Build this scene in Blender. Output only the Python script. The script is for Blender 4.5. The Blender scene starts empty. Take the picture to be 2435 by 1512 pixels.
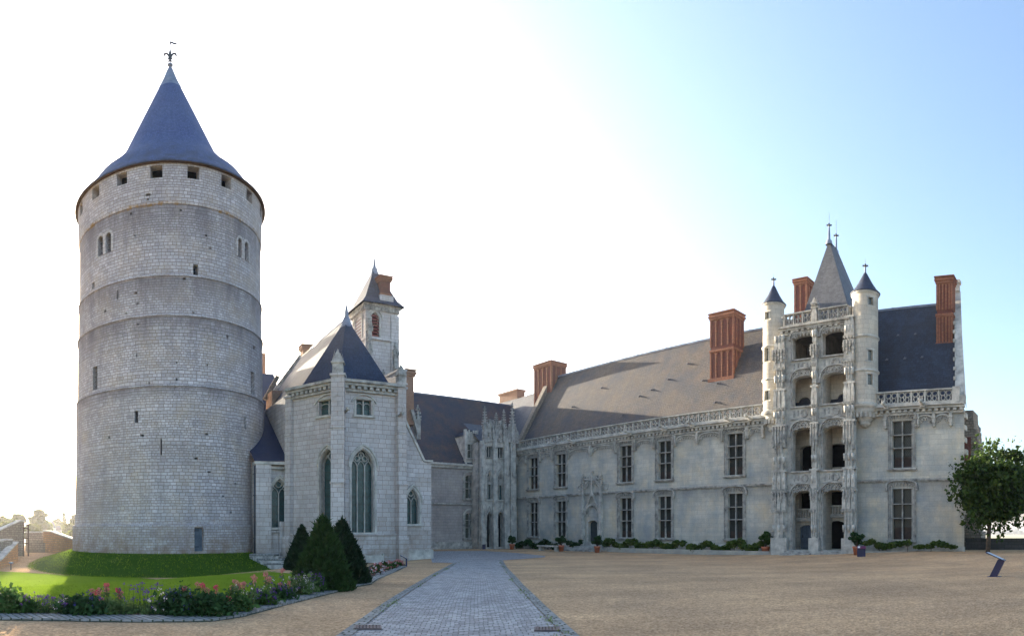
import bpy, math, random
import numpy as np
from mathutils import Vector, Matrix
random.seed(7); np.random.seed(7)
R_ = math.radians
sc = bpy.context.scene
COL = sc.collection

# ---------------------------------------------------------------- camera
# The photograph is a stitched panorama, so the camera is a cylindrical one.
F, CX, HY, EYE = 1480.0, 1217.5, 1260.0, 1.6      # focal length and horizon in 2435 x 1512 units
cam = bpy.data.cameras.new('camera'); cam_ob = bpy.data.objects.new('camera', cam); COL.objects.link(cam_ob)
cam.type = 'PANO'; cam.panorama_type = 'CENTRAL_CYLINDRICAL'
cam.central_cylindrical_range_u_min = -CX/F; cam.central_cylindrical_range_u_max = CX/F
cam.central_cylindrical_range_v_min = (HY-1512)/F; cam.central_cylindrical_range_v_max = HY/F
cam.central_cylindrical_radius = 1.0
cam_ob.location = (0, 0, EYE); cam_ob.rotation_euler = (R_(90), 0, 0)
cam.clip_start = 0.05; cam.clip_end = 20000
sc.camera = cam_ob
# ---------------------------------------------------------------- light
SUN_AZ, SUN_EL = math.atan2(-0.6245, 0.7810), R_(11.5)   # azimuth from +Y towards +X
world = bpy.data.worlds.new('World'); sc.world = world; world.use_nodes = True
wn = world.node_tree; bg = wn.nodes['Background']
sky = wn.nodes.new('ShaderNodeTexSky'); sky.sky_type = 'NISHITA'; sky.sun_disc = False
sky.sun_elevation = SUN_EL; sky.sun_rotation = SUN_AZ % (2*math.pi)
sky.air_density = 1.0; sky.dust_density = 3.6; sky.ozone_density = 2.0; sky.altitude = 100
wn.links.new(sky.outputs[0], bg.inputs[0]); bg.inputs[1].default_value = 0.105
sun = bpy.data.lights.new('sun', 'SUN'); sun.energy = 5.0; sun.angle = R_(0.5); sun.color = (1, .87, .68)
sun_ob = bpy.data.objects.new('sun', sun); COL.objects.link(sun_ob)
sd = Vector((math.sin(SUN_AZ)*math.cos(SUN_EL), math.cos(SUN_AZ)*math.cos(SUN_EL), math.sin(SUN_EL)))
sun_ob.rotation_euler = sd.to_track_quat('Z', 'Y').to_euler(); sun_ob.location = (-40, 60, 60)
sc.view_settings.view_transform = 'Standard'; sc.view_settings.look = 'None'
sc.view_settings.gamma = 1; sc.view_settings.use_curve_mapping = False
sc.view_settings.exposure = 2.52
sc.render.engine = 'CYCLES'
sc.cycles.max_bounces = 6; sc.cycles.use_denoising = True
sc.cycles.transparent_max_bounces = 8

# ---------------------------------------------------------------- tagging
def tag(o, label=None, cat=None, group=None, kind=None):
    if label: o['label'] = label
    if cat: o['category'] = cat
    if group: o['group'] = group
    if kind: o['kind'] = kind
    return o
def thing(name, label, cat, loc=(0,0,0), rz=0, group=None):
    o = bpy.data.objects.new(name, None); COL.objects.link(o); o.empty_display_size = .3
    o.location = loc; o.rotation_euler = (0,0,rz)
    return tag(o, label, cat, group)
def copy_tree(o, parent=None):
    c = o.copy(); COL.objects.link(c); c.parent = parent
    for ch in list(o.children): copy_tree(ch, c)
    return c

# ---------------------------------------------------------------- mesh builder
def find2(p,a):
    while p[a]!=a: p[a]=p[p[a]]; a=p[a]
    return a
def sub(a,b): return (a[0]-b[0],a[1]-b[1],a[2]-b[2])
class MB:
    def __init__(s): s.v=[]; s.f=[]; s.uv=[]; s.m=[]; s.sm=[]
    def face(s, pts, uv=None, m=0, smooth=False):
        i=len(s.v); s.v += [tuple(p) for p in pts]; s.f.append(tuple(range(i,i+len(pts))))
        if uv is None: uv = s.auto(pts)
        s.uv += list(uv); s.m.append(m); s.sm.append(smooth)
    @staticmethod
    def auto(pts):
        n = Vector((0,0,0)); k=len(pts)
        for i in range(k):
            a=pts[i]; b=pts[(i+1)%k]
            n.x += (a[1]-b[1])*(a[2]+b[2]); n.y += (a[2]-b[2])*(a[0]+b[0]); n.z += (a[0]-b[0])*(a[1]+b[1])
        if n.length < 1e-12: return [(0,0)]*k
        n.normalize()
        if abs(n.z) > .97: return [(p[0],p[1]) for p in pts]
        t = Vector((0,0,1)).cross(n).normalized(); v = n.cross(t)
        if abs(t.x) >= abs(t.y):
            if t.x < 0: t=-t
        elif t.y<0: t=-t
        if v.z<0: v=-v
        return [(Vector(p).dot(t), Vector(p).dot(v)) for p in pts]
    def box(s,x0,x1,y0,y1,z0,z1,m=0,bot=True):
        a=[(x0,y0,z0),(x1,y0,z0),(x1,y1,z0),(x0,y1,z0),(x0,y0,z1),(x1,y0,z1),(x1,y1,z1),(x0,y1,z1)]
        for q in ((0,1,5,4),(1,2,6,5),(2,3,7,6),(3,0,4,7),(4,5,6,7)) + (((3,2,1,0),) if bot else ()):
            s.face([a[i] for i in q],m=m)
    def prism(s,poly,y0,y1,m=0):            # polygon in (x,z) extruded along y
        n=len(poly)
        area=sum(poly[i][0]*poly[(i+1)%n][1]-poly[(i+1)%n][0]*poly[i][1] for i in range(n))
        if area<0: poly=poly[::-1]
        s.face([(p[0],y0,p[1]) for p in poly],m=m); s.face([(p[0],y1,p[1]) for p in poly[::-1]],m=m)
        for i in range(n):
            a=poly[i]; b=poly[(i+1)%n]
            s.face([(a[0],y0,a[1]),(a[0],y1,a[1]),(b[0],y1,b[1]),(b[0],y0,b[1])],m=m)
    def slab(s,poly,z0,z1,m=0):             # polygon in (x,y) extruded along z
        n=len(poly)
        area=sum(poly[i][0]*poly[(i+1)%n][1]-poly[(i+1)%n][0]*poly[i][1] for i in range(n))
        if area<0: poly=poly[::-1]
        s.face([(p[0],p[1],z1) for p in poly],m=m); s.face([(p[0],p[1],z0) for p in poly[::-1]],m=m)
        for i in range(n):
            a=poly[i]; b=poly[(i+1)%n]
            s.face([(a[0],a[1],z0),(b[0],b[1],z0),(b[0],b[1],z1),(a[0],a[1],z1)],m=m)
    def bar(s,pts,w,y0,y1,closed=False,m=0):     # flat strip of width w along a polyline in (x,z)
        n=len(pts); L=[];Rr=[]
        for i in range(n):
            if closed: a=pts[i-1]; b=pts[(i+1)%n]
            else: a=pts[max(i-1,0)]; b=pts[min(i+1,n-1)]
            dx=b[0]-a[0]; dz=b[1]-a[1]; l=math.hypot(dx,dz) or 1; nx=-dz/l*w/2; nz=dx/l*w/2
            L.append((pts[i][0]+nx,pts[i][1]+nz)); Rr.append((pts[i][0]-nx,pts[i][1]-nz))
        for i in range(n if closed else n-1):
            j=(i+1)%n
            a,b,c,d=L[i],L[j],Rr[j],Rr[i]
            s.face([(d[0],y0,d[1]),(c[0],y0,c[1]),(b[0],y0,b[1]),(a[0],y0,a[1])],m=m)
            s.face([(a[0],y0,a[1]),(b[0],y0,b[1]),(b[0],y1,b[1]),(a[0],y1,a[1])],m=m)
            s.face([(d[0],y0,d[1]),(d[0],y1,d[1]),(c[0],y1,c[1]),(c[0],y0,c[1])],m=m)
            if i==0 and not closed: s.face([(d[0],y0,d[1]),(a[0],y0,a[1]),(a[0],y1,a[1]),(d[0],y1,d[1])],m=m)
            if j==n-1 and not closed: s.face([(b[0],y0,b[1]),(c[0],y0,c[1]),(c[0],y1,c[1]),(b[0],y1,b[1])],m=m)
    def ring(s,x,z,r,w,y0,y1,n=8,m=0,a0=0):
        s.bar([(x+r*math.cos(a0+2*math.pi*k/n),z+r*math.sin(a0+2*math.pi*k/n)) for k in range(n)],w,y0,y1,True,m)
    def lathe(s,prof,n=24,cx=0,cy=0,a0=0,a1=2*math.pi,m=0,smooth=True,R0=None,caps=False):
        base=len(s.v); full=abs(a1-a0-2*math.pi)<1e-6; na=n if full else n+1
        for (r,z) in prof:
            for k in range(na):
                a=a0+(a1-a0)*k/n; s.v.append((cx+r*math.sin(a),cy-r*math.cos(a),z))
        R0=R0 or max(p[0] for p in prof); vs=[0]
        for i in range(1,len(prof)): vs.append(vs[-1]+math.hypot(prof[i][0]-prof[i-1][0],prof[i][1]-prof[i-1][1]))
        for i in range(len(prof)-1):
            for k in range(n):
                k2=(k+1)%na
                s.f.append((base+i*na+k,base+i*na+k2,base+(i+1)*na+k2,base+(i+1)*na+k))
                u0=(a0+(a1-a0)*k/n)*R0; u1=(a0+(a1-a0)*(k+1)/n)*R0
                s.uv += [(u0,vs[i]),(u1,vs[i]),(u1,vs[i+1]),(u0,vs[i+1])]; s.m.append(m); s.sm.append(smooth)
    def tube(s,p0,p1,r0,r1=None,n=8,m=0):
        r1=r0 if r1 is None else r1
        p0=Vector(p0); p1=Vector(p1); d=(p1-p0); L=d.length
        if L<1e-6: return
        d.normalize(); a=d.orthogonal().normalized(); b=d.cross(a); base=len(s.v)
        for p,r in ((p0,r0),(p1,r1)):
            for k in range(n):
                t=2*math.pi*k/n; q=p+a*(r*math.cos(t))+b*(r*math.sin(t)); s.v.append(tuple(q))
        for k in range(n):
            k2=(k+1)%n; s.f.append((base+k,base+k2,base+n+k2,base+n+k))
            s.uv += [(k*.1,0),(k*.1+.1,0),(k*.1+.1,L),(k*.1,L)]; s.m.append(m); s.sm.append(True)
        for off,rev in ((0,True),(n,False)):
            q=list(range(base+off,base+off+n)); q=q[::-1] if rev else q
            s.f.append(tuple(q)); s.uv += [(0,0)]*n; s.m.append(m); s.sm.append(False)
    def quads(s,V,m=0,uvs=None):            # V: (N,k,3) array of separate k-gons
        V=np.asarray(V); N,k,_=V.shape; base=len(s.v)
        s.v += [tuple(p) for p in V.reshape(-1,3).tolist()]
        s.f += [tuple(range(base+i*k,base+i*k+k)) for i in range(N)]
        s.uv += [(0.,0.)]*(N*k) if uvs is None else uvs
        s.m += [m]*N if np.isscalar(m) else list(m); s.sm += [False]*N
    NOSPLIT={'foliage','crown','stem','flower_head','blossoms','rubble_core','bars','glass'}
    def pieces(s,tol=.5):
        nv=len(s.v)
        if nv>24000: return None
        V=np.array(s.v); par=list(range(nv))
        def find(a):
            while par[a]!=a: par[a]=par[par[a]]; a=par[a]
            return a
        for f in s.f:
            r=find(f[0])
            for j in f[1:]:
                q=find(j)
                if q!=r: par[q]=r
        root=np.array([find(i) for i in range(nv)]); _,isl=np.unique(root,return_inverse=True); k=isl.max()+1
        if k<2 or k>2600: return None
        lo=np.full((k,3),1e9); hi=np.full((k,3),-1e9); np.minimum.at(lo,isl,V); np.maximum.at(hi,isl,V)
        size=(hi-lo).max(1); gap=np.maximum(0,np.maximum(lo[:,None]-hi[None],lo[None]-hi[:,None]))
        near=np.sqrt((gap**2).sum(2))<=np.maximum(.02,tol*np.maximum(size[:,None],size[None]))
        par=list(range(k))
        for a,b in zip(*np.nonzero(np.triu(near,1))):
            a,b=find2(par,a),find2(par,b)
            if a!=b: par[b]=a
        pr=[find2(par,i) for i in range(k)]; u=sorted(set(pr))
        if len(u)<2 or len(u)>24: return None
        return [u.index(pr[isl[f[0]]]) for f in s.f],len(u)
    def build(s,name,mats,parent=None,loc=(0,0,0),rz=0):
        if parent is not None and name not in s.NOSPLIT:
            got=s.pieces(.4 if name=='muntin' else .5)
            if got:
                fp,n=got; outs=[MB() for _ in range(n)]; maps=[{} for _ in range(n)]; c=0
                for i,f in enumerate(s.f):
                    o=outs[fp[i]]; mp=maps[fp[i]]; g=[]
                    for j in f:
                        if j not in mp: mp[j]=len(o.v); o.v.append(s.v[j])
                        g.append(mp[j])
                    o.f.append(tuple(g)); o.uv+=s.uv[c:c+len(f)]; c+=len(f); o.m.append(s.m[i]); o.sm.append(s.sm[i])
                outs.sort(key=lambda o:-len(o.f)); return [o.make(name,mats,parent,loc,rz) for o in outs][0]
        return s.make(name,mats,parent,loc,rz)
    def make(s,name,mats,parent=None,loc=(0,0,0),rz=0):
        me=bpy.data.meshes.new(name); me.from_pydata(s.v,[],s.f)
        if not isinstance(mats,(list,tuple)): mats=[mats]
        for x in mats: me.materials.append(x)
        u=me.uv_layers.new(name='UVMap'); u.data.foreach_set('uv',np.asarray(s.uv,dtype=np.float32).ravel())
        me.polygons.foreach_set('material_index',np.asarray(s.m,dtype=np.int32))
        me.polygons.foreach_set('use_smooth',np.asarray(s.sm,dtype=bool)); me.update()
        o=bpy.data.objects.new(name,me); COL.objects.link(o); o.location=loc; o.rotation_euler=(0,0,rz)
        if parent: o.parent=parent
        return o

# ---------------------------------------------------------------- frames: photograph <-> plan
def th(px): return (px-CX)/F
def ray(px): t=th(px); return (math.sin(t),math.cos(t))
def W(px,d): r=ray(px); return (r[0]*d,r[1]*d)
class Frame:
    def __init__(s,ox,oy,ang):
        s.o=(ox,oy); s.a=ang; s.X=(math.cos(ang),math.sin(ang)); s.Y=(-math.sin(ang),math.cos(ang))
    def d(s,px,y=0):
        r=ray(px); return (y+s.o[0]*s.Y[0]+s.o[1]*s.Y[1])/(r[0]*s.Y[0]+r[1]*s.Y[1])
    def s(s,px,y=0):
        t=s.d(px,y); r=ray(px); return (t*r[0]-s.o[0])*s.X[0]+(t*r[1]-s.o[1])*s.X[1]
    def z(s,px,py,y=0): return EYE+(HY-py)/F*s.d(px,y)
    def w(s,x,y): return (s.o[0]+x*s.X[0]+y*s.Y[0], s.o[1]+x*s.X[1]+y*s.Y[1])
def frame_D(th0,D,s0=0):
    X=(math.cos(th0),-math.sin(th0)); n=(math.sin(th0),math.cos(th0))
    return Frame(D*n[0]+s0*X[0], D*n[1]+s0*X[1], -th0)

# ---------------------------------------------------------------- terrain
def S(t): t=max(0.,min(1.,t)); return t*t*(3-2*t)
KEEP_TH, KEEP_D = th(404.5), 57.2
KX, KY = KEEP_D*math.sin(KEEP_TH), KEEP_D*math.cos(KEEP_TH)
def gz(x,y):
    r=math.hypot(x,y); a=math.atan2(x,y)
    z=-.42*S((r-14)/32)*(1-.9*S((x-14)/12)) if y>0 else 0
    if y>0: z-=.80*S((-x-11)/8)*S((r-15)/21)*(1-.95*S((r-48)/9))
    if y>0: z+=.16*S((x-21)/6)
    if y>0: z-=.22*S((-x-5)/4)*S((r-11.5)/7)*(1-S((r-40)/10))
    if r>82: z-= (16+z)*S((r-82)/90)
    return z
def gp(px,py):                               # ground point seen at a place in the photograph
    r=ray(px); k=(py-HY)/F; d=4.0; prev=None
    while d<400:
        e=EYE-k*d-gz(r[0]*d,r[1]*d)
        if e<=0:
            if prev is not None: d-= .25*(-e)/(prev-e+1e-9)
            break
        prev=e; d+=.25
    return (r[0]*d,r[1]*d,gz(r[0]*d,r[1]*d)),d

# ---------------------------------------------------------------- materials
def newmat(name,rough=.9,spec=.3):
    m=bpy.data.materials.new(name); m.use_nodes=True; t=m.node_tree; b=t.nodes['Principled BSDF']
    b.inputs['Roughness'].default_value=rough; b.inputs['Specular IOR Level'].default_value=spec
    return m,t,b
def N(t,typ,**k):
    n=t.nodes.new(typ)
    for a,v in k.items():
        if a.startswith('i_'): n.inputs[a[2:].replace('_',' ')].default_value=v
        else: setattr(n,a,v)
    return n
def noise(t,vec,scale,detail=4,rough=.6):
    n=N(t,'ShaderNodeTexNoise'); n.inputs['Scale'].default_value=scale; n.inputs['Detail'].default_value=detail
    n.inputs['Roughness'].default_value=rough
    if vec is not None: t.links.new(vec,n.inputs['Vector'])
    return n.outputs['Fac']
def ramp(t,fac,stops):
    r=N(t,'ShaderNodeValToRGB'); e=r.color_ramp.elements
    while len(e)<len(stops): e.new(.5)
    for i,(p,c) in enumerate(stops):
        e[i].position=p; e[i].color=(c,c,c,1) if np.isscalar(c) else (*c,1)
    t.links.new(fac,r.inputs[0]); return r.outputs[0]
def mix(t,fac,a,b,mode='MIX'):
    n=N(t,'ShaderNodeMix',data_type='RGBA',blend_type=mode,clamp_factor=True)
    for sock,v in ((n.inputs[0],fac),(n.inputs[6],a),(n.inputs[7],b)):
        if isinstance(v,bpy.types.NodeSocket): t.links.new(v,sock)
        elif isinstance(v,(int,float)): sock.default_value=v
        else: sock.default_value=(*v,1)
    return n.outputs[2]
def mth(t,op,a,b=0.,c=None):
    n=N(t,'ShaderNodeMath',operation=op)
    for i,v in enumerate((a,b) if c is None else (a,b,c)):
        if isinstance(v,bpy.types.NodeSocket): t.links.new(v,n.inputs[i])
        else: n.inputs[i].default_value=v
    return n.outputs[0]
def vmul(t,v,k):
    n=N(t,'ShaderNodeVectorMath',operation='MULTIPLY'); t.links.new(v,n.inputs[0]); n.inputs[1].default_value=k; return n.outputs[0]
def bump(t,b,h,strength,dist=.03):
    n=N(t,'ShaderNodeBump'); n.inputs['Strength'].default_value=strength; n.inputs['Distance'].default_value=dist
    t.links.new(h,n.inputs['Height']); t.links.new(n.outputs[0],b.inputs['Normal'])
def masonry(name,c1,c2,mort,bw,bh,ms=.012,stain=(.12,.11,.12),stamt=.5,bmp=.5,distort=.05,rough=.92,streak=.35,
            tint=None,tintamt=.4,rows=None,scale_st=.22,spec=.2,fine=.25,bands=(),bcol=(.16,.145,.15),lich=None,base=None):
    m,t,b=newmat(name,rough,spec)
    tc=N(t,'ShaderNodeTexCoord'); uv=tc.outputs['UV']; ob=tc.outputs['Object']
    wob=N(t,'ShaderNodeTexNoise'); wob.inputs['Scale'].default_value=1.7; wob.inputs['Detail'].default_value=3; t.links.new(uv,wob.inputs['Vector'])
    s1=N(t,'ShaderNodeVectorMath',operation='SUBTRACT'); t.links.new(wob.outputs['Color'],s1.inputs[0]); s1.inputs[1].default_value=(.5,.5,.5)
    s2=N(t,'ShaderNodeVectorMath',operation='SCALE'); t.links.new(s1.outputs[0],s2.inputs[0]); s2.inputs['Scale'].default_value=distort
    ad=N(t,'ShaderNodeVectorMath',operation='ADD'); t.links.new(uv,ad.inputs[0]); t.links.new(s2.outputs[0],ad.inputs[1])
    def brick(bw,bh,ms,c1,c2,mort):
        k=N(t,'ShaderNodeTexBrick'); t.links.new(ad.outputs[0],k.inputs['Vector'])
        for nm,v in (('Scale',1),('Brick Width',bw),('Row Height',bh),('Mortar Size',ms),('Mortar Smooth',.5),('Bias',0)): k.inputs[nm].default_value=v
        k.inputs['Color1'].default_value=(*c1,1); k.inputs['Color2'].default_value=(*c2,1); k.inputs['Mortar'].default_value=(*mort,1)
        k.squash=.75; k.squash_frequency=3; k.offset=.5; k.offset_frequency=2
        return k
    k=brick(bw,bh,ms,c1,c2,mort); col=k.outputs['Color']; fac=k.outputs['Fac']
    if rows:      # a second course height, blended in by patches
        k2=brick(bw*rows,bh*rows,ms*1.1,c1,c2,mort)
        sel=ramp(t,noise(t,vmul(t,uv,(.02,.28,1)),1.,2),[(.49,0.),(.51,1.)])
        col=mix(t,sel,col,k2.outputs['Color']); f=N(t,'ShaderNodeMix'); t.links.new(sel,f.inputs[0]); t.links.new(fac,f.inputs[2]); t.links.new(k2.outputs['Fac'],f.inputs[3]); fac=f.outputs[0]
    if tint:
        col=mix(t,mth(t,'MULTIPLY',ramp(t,noise(t,ob,.55,5,.65),[(.45,0.),(.7,1.)]),tintamt),col,tint)
    col=mix(t,mth(t,'MULTIPLY',ramp(t,noise(t,ob,scale_st,7,.68),[(.42,0.),(.68,1.)]),stamt),col,stain)
    if streak: col=mix(t,mth(t,'MULTIPLY',ramp(t,noise(t,vmul(t,uv,(1.1,.09,1)),1.,5,.7),[(.5,0.),(.75,1.)]),streak),col,stain)
    if bands or base or lich:
        sp=N(t,'ShaderNodeSeparateXYZ'); t.links.new(ob,sp.inputs[0]); zz=sp.outputs[2]
        nz=noise(t,vmul(t,uv,(.55,.12,1)),1.,6,.75); nz2=noise(t,ob,1.3,5,.7)
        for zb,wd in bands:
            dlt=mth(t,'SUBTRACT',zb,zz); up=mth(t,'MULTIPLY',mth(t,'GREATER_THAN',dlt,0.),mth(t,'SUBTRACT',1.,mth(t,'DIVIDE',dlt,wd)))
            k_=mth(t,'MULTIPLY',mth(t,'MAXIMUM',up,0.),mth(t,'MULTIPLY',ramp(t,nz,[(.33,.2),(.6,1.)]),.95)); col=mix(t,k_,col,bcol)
        if lich:
            dlt=mth(t,'ABSOLUTE',mth(t,'SUBTRACT',zz,lich)); k_=mth(t,'MULTIPLY',mth(t,'LESS_THAN',dlt,.16),ramp(t,nz2,[(.5,0.),(.62,.8)])); col=mix(t,k_,col,(.35,.20,.05))
        if base is not None:
            k_=mth(t,'MULTIPLY',mth(t,'MAXIMUM',mth(t,'SUBTRACT',1.,mth(t,'DIVIDE',mth(t,'SUBTRACT',zz,base[0]),base[1])),0.),ramp(t,nz2,[(.35,.1),(.65,1.)])); k_=mth(t,'MINIMUM',k_,.75); col=mix(t,k_,col,base[2])
    g=noise(t,ob,9.,4,.7); col=mix(t,fine,col,ramp(t,g,[(.3,(.35,.35,.35)),(.7,(1.,1.,1.))]),'MULTIPLY')
    t.links.new(col,b.inputs['Base Color'])
    h=mth(t,'ADD',mth(t,'MULTIPLY',fac,-1.),mth(t,'MULTIPLY',g,.8)); bump(t,b,h,bmp,.04)
    return m
def plain(name,c,c2=None,scale=3.,rough=.85,bmp=.3,spec=.3,metal=0.,coords='Object',dist=.03,det=5):
    m,t,b=newmat(name,rough,spec); tc=N(t,'ShaderNodeTexCoord'); v=tc.outputs[coords]
    g=noise(t,v,scale,det,.65); c2=c2 or tuple(x*.6 for x in c)
    t.links.new(ramp(t,g,[(.32,c2),(.68,c)]),b.inputs['Base Color']); b.inputs['Metallic'].default_value=metal
    if bmp: bump(t,b,noise(t,v,scale*4,4,.7),bmp,dist)
    return m
def leafmat(name,c,c2,trans=.25,scale=3.):
    m,t,b=newmat(name,.7,.0 if 'grass' in name else .18); tc=N(t,'ShaderNodeTexCoord')
    g=noise(t,tc.outputs['Object'],scale,3,.7)
    col=ramp(t,g,[(.3,c2),(.7,c)]); t.links.new(col,b.inputs['Base Color'])
    tr=N(t,'ShaderNodeBsdfTranslucent'); t.links.new(col,tr.inputs[0]); mx=N(t,'ShaderNodeMixShader'); mx.inputs[0].default_value=trans
    t.links.new(b.outputs[0],mx.inputs[1]); t.links.new(tr.outputs[0],mx.inputs[2]); t.links.new(mx.outputs[0],t.nodes['Material Output'].inputs[0])
    return m
def leaded(name,c,line=(.02,.02,.02),cell=.12,rough=.12,spec=.6,diamond=True,bars=.5,var=.35):
    m,t,b=newmat(name,rough,spec); tc=N(t,'ShaderNodeTexCoord'); uv=tc.outputs['UV']
    sp=N(t,'ShaderNodeSeparateXYZ'); t.links.new(uv,sp.inputs[0]); x,y=sp.outputs[0],sp.outputs[1]
    def grid(v,c_,w): return mth(t,'LESS_THAN',mth(t,'PINGPONG',v,c_/2),w)
    if diamond:
        a=mth(t,'ADD',x,mth(t,'MULTIPLY',y,.7)); d=mth(t,'SUBTRACT',x,mth(t,'MULTIPLY',y,.7))
    else: a,d=x,y
    g=mth(t,'MAXIMUM',grid(a,cell,.008),grid(d,cell,.008))
    if bars: g=mth(t,'MAXIMUM',g,grid(y,bars,.014))
    n=noise(t,uv,2.2,4,.8); base=ramp(t,n,[(.35,tuple(q*(1-var) for q in c)),(.65,tuple(min(1,q*(1+var)) for q in c))])
    oi=N(t,'ShaderNodeObjectInfo'); base=mix(t,mth(t,'MULTIPLY',oi.outputs['Random'],.6),base,tuple(q*(2.4 if 'wing' in name else 1.7) for q in c))
    t.links.new(mix(t,g,base,line),b.inputs['Base Color'])
    t.links.new(mth(t,'ADD',mth(t,'MULTIPLY',g,.5),rough),b.inputs['Roughness'])
    bump(t,b,mth(t,'ADD',g,mth(t,'MULTIPLY',noise(t,uv,5.,2),1.5)),.25,.02)
    return m
M={}
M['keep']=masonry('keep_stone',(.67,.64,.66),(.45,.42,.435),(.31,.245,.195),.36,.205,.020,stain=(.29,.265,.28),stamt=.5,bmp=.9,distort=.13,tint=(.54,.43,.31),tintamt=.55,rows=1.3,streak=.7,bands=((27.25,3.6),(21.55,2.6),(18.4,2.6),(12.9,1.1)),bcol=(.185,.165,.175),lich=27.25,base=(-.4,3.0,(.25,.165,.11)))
M['ashlar']=masonry('ashlar_stone',(.64,.61,.60),(.50,.47,.46),(.30,.23,.19),.62,.31,.016,stain=(.34,.30,.285),stamt=.5,base=(-.6,4.,(.30,.24,.19)),bmp=.5,distort=.035,tint=(.40,.33,.27),tintamt=.45,streak=.45,scale_st=.35)
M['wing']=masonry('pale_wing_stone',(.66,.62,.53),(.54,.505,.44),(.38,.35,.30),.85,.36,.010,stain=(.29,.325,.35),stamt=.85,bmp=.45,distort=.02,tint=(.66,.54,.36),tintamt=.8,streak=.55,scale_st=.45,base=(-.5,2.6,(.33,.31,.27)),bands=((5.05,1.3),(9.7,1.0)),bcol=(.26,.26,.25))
M['greywing']=masonry('grey_wing_stone',(.44,.40,.375),(.36,.33,.315),(.21,.19,.18),.6,.3,.01,stain=(.15,.14,.145),stamt=.6,bmp=.4,distort=.03,tint=(.36,.31,.25),tintamt=.4,streak=.3)
M['carved']=plain('carved_stone',(.52,.50,.46),(.17,.165,.155),2.2,.92,.8,.2,dist=.05)
M['carvedlite']=plain('carved_light_stone',(.60,.575,.52),(.27,.26,.24),1.6,.92,.6,.2,dist=.04)
M['turret']=masonry('turret_stone',(.64,.59,.50),(.52,.475,.41),(.30,.27,.22),.55,.33,.01,stain=(.22,.21,.20),stamt=.45,bmp=.45,distort=.02,streak=.3,tint=(.56,.46,.33),tintamt=.5,scale_st=.5)
M['rubble']=masonry('rubble_stone',(.40,.34,.27),(.27,.23,.19),(.20,.16,.12),.36,.2,.03,stain=(.16,.13,.11),stamt=.5,bmp=1.,distort=.2)
M['brick']=masonry('red_brick',(.38,.14,.075),(.23,.085,.055),(.30,.19,.13),.22,.075,.010,stain=(.13,.06,.05),stamt=.45,bmp=.6,distort=.01,streak=.2,scale_st=.8)
M['brickdark']=masonry('dark_brick',(.24,.07,.05),(.17,.06,.05),(.10,.06,.05),.22,.075,.010,stain=(.07,.05,.05),stamt=.4,bmp=.6,distort=.01,streak=.1)
M['brickpale']=masonry('pale_brick',(.42,.25,.165),(.33,.19,.13),(.34,.25,.19),.25,.08,.012,stain=(.20,.14,.11),stamt=.45,bmp=.6,distort=.01,streak=.2,scale_st=.8)
M['slatenavy']=masonry('navy_slate',(.022,.030,.075),(.015,.021,.055),(.006,.008,.02),.22,.14,.006,stain=(.04,.045,.06),stamt=.35,bmp=.4,distort=.01,rough=.6,streak=.2,spec=.3)
M['slateblue']=masonry('blue_slate',(.095,.128,.275),(.062,.086,.20),(.022,.027,.055),.34,.22,.016,stain=(.15,.18,.28),stamt=.4,base=(30.4,4.6,(.06,.065,.08)),bmp=.35,distort=.01,rough=.62,streak=.25,spec=.28,scale_st=.12,fine=.2)
M['slatedark']=masonry('dark_slate',(.034,.046,.078),(.020,.028,.048),(.004,.005,.009),.32,.21,.016,stain=(.022,.018,.018),stamt=.7,bmp=.4,distort=.01,rough=.6,streak=.6,spec=.28,tint=(.055,.075,.12),tintamt=.5,scale_st=.35)
M['slatechapel']=masonry('blue_grey_slate',(.036,.050,.092),(.022,.031,.058),(.005,.006,.012),.32,.21,.014,stain=(.06,.07,.10),stamt=.45,bmp=.4,distort=.01,rough=.62,streak=.4,spec=.25)
M['slatebrown']=masonry('mossy_slate',(.105,.085,.08),(.07,.062,.066),(.018,.015,.015),.22,.14,.006,stain=(.035,.045,.075),stamt=.7,bmp=.4,distort=.01,rough=.7,streak=.5,spec=.25,tint=(.20,.11,.065),tintamt=.55,scale_st=.3)
M['tile']=masonry('brown_roof_tile',(.122,.108,.098),(.085,.072,.064),(.04,.032,.03),.3,.2,.016,stain=(.036,.046,.072),stamt=.85,bmp=.7,distort=.02,rough=.75,streak=.6,spec=.25,scale_st=.4,tint=(.16,.11,.075),tintamt=.4)  # bluish stain colour also puts the roof's blue shade into the tiles
M['slategrey']=masonry('grey_slate',(.095,.10,.12),(.06,.065,.08),(.035,.038,.045),.24,.15,.008,stain=(.2,.2,.21),stamt=.35,bmp=.4,distort=.01,rough=.6,streak=.35,spec=.28)
M['lead']=plain('lead_sheet',(.22,.25,.32),(.13,.15,.2),2.,.5,.2,.5)
M['iron']=plain('wrought_iron',(.04,.045,.06),None,4.,.5,.1,.5)
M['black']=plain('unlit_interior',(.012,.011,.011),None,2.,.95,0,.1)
M['darkplaster']=plain('dark_plaster',(.09,.08,.07),(.03,.028,.026),1.5,.95,.3,.1)  # darker plaster tone for the top loggia room
M['glass']=leaded('leaded_green_glass',(.030,.062,.062),cell=.2,bars=.55,var=.75,rough=.2,spec=.45)
M['glasswing']=leaded('leaded_wing_glass',(.022,.024,.022),line=(.045,.04,.035),cell=.16,bars=0,rough=.25,spec=.35)
M['glasssq']=leaded('square_leaded_glass',(.07,.075,.06),line=(.16,.15,.12),cell=.2,diamond=False,bars=0)
M['louvre']=plain('red_louvre_wood',(.22,.035,.035),(.12,.02,.02),3.,.6,.2)
M['doorblue']=plain('weathered_blue_door',(.14,.17,.21),(.07,.085,.11),2.,.8,.4)
M['doordark']=plain('dark_oak_door',(.06,.075,.08),(.03,.04,.045),2.,.7,.4)
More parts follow.
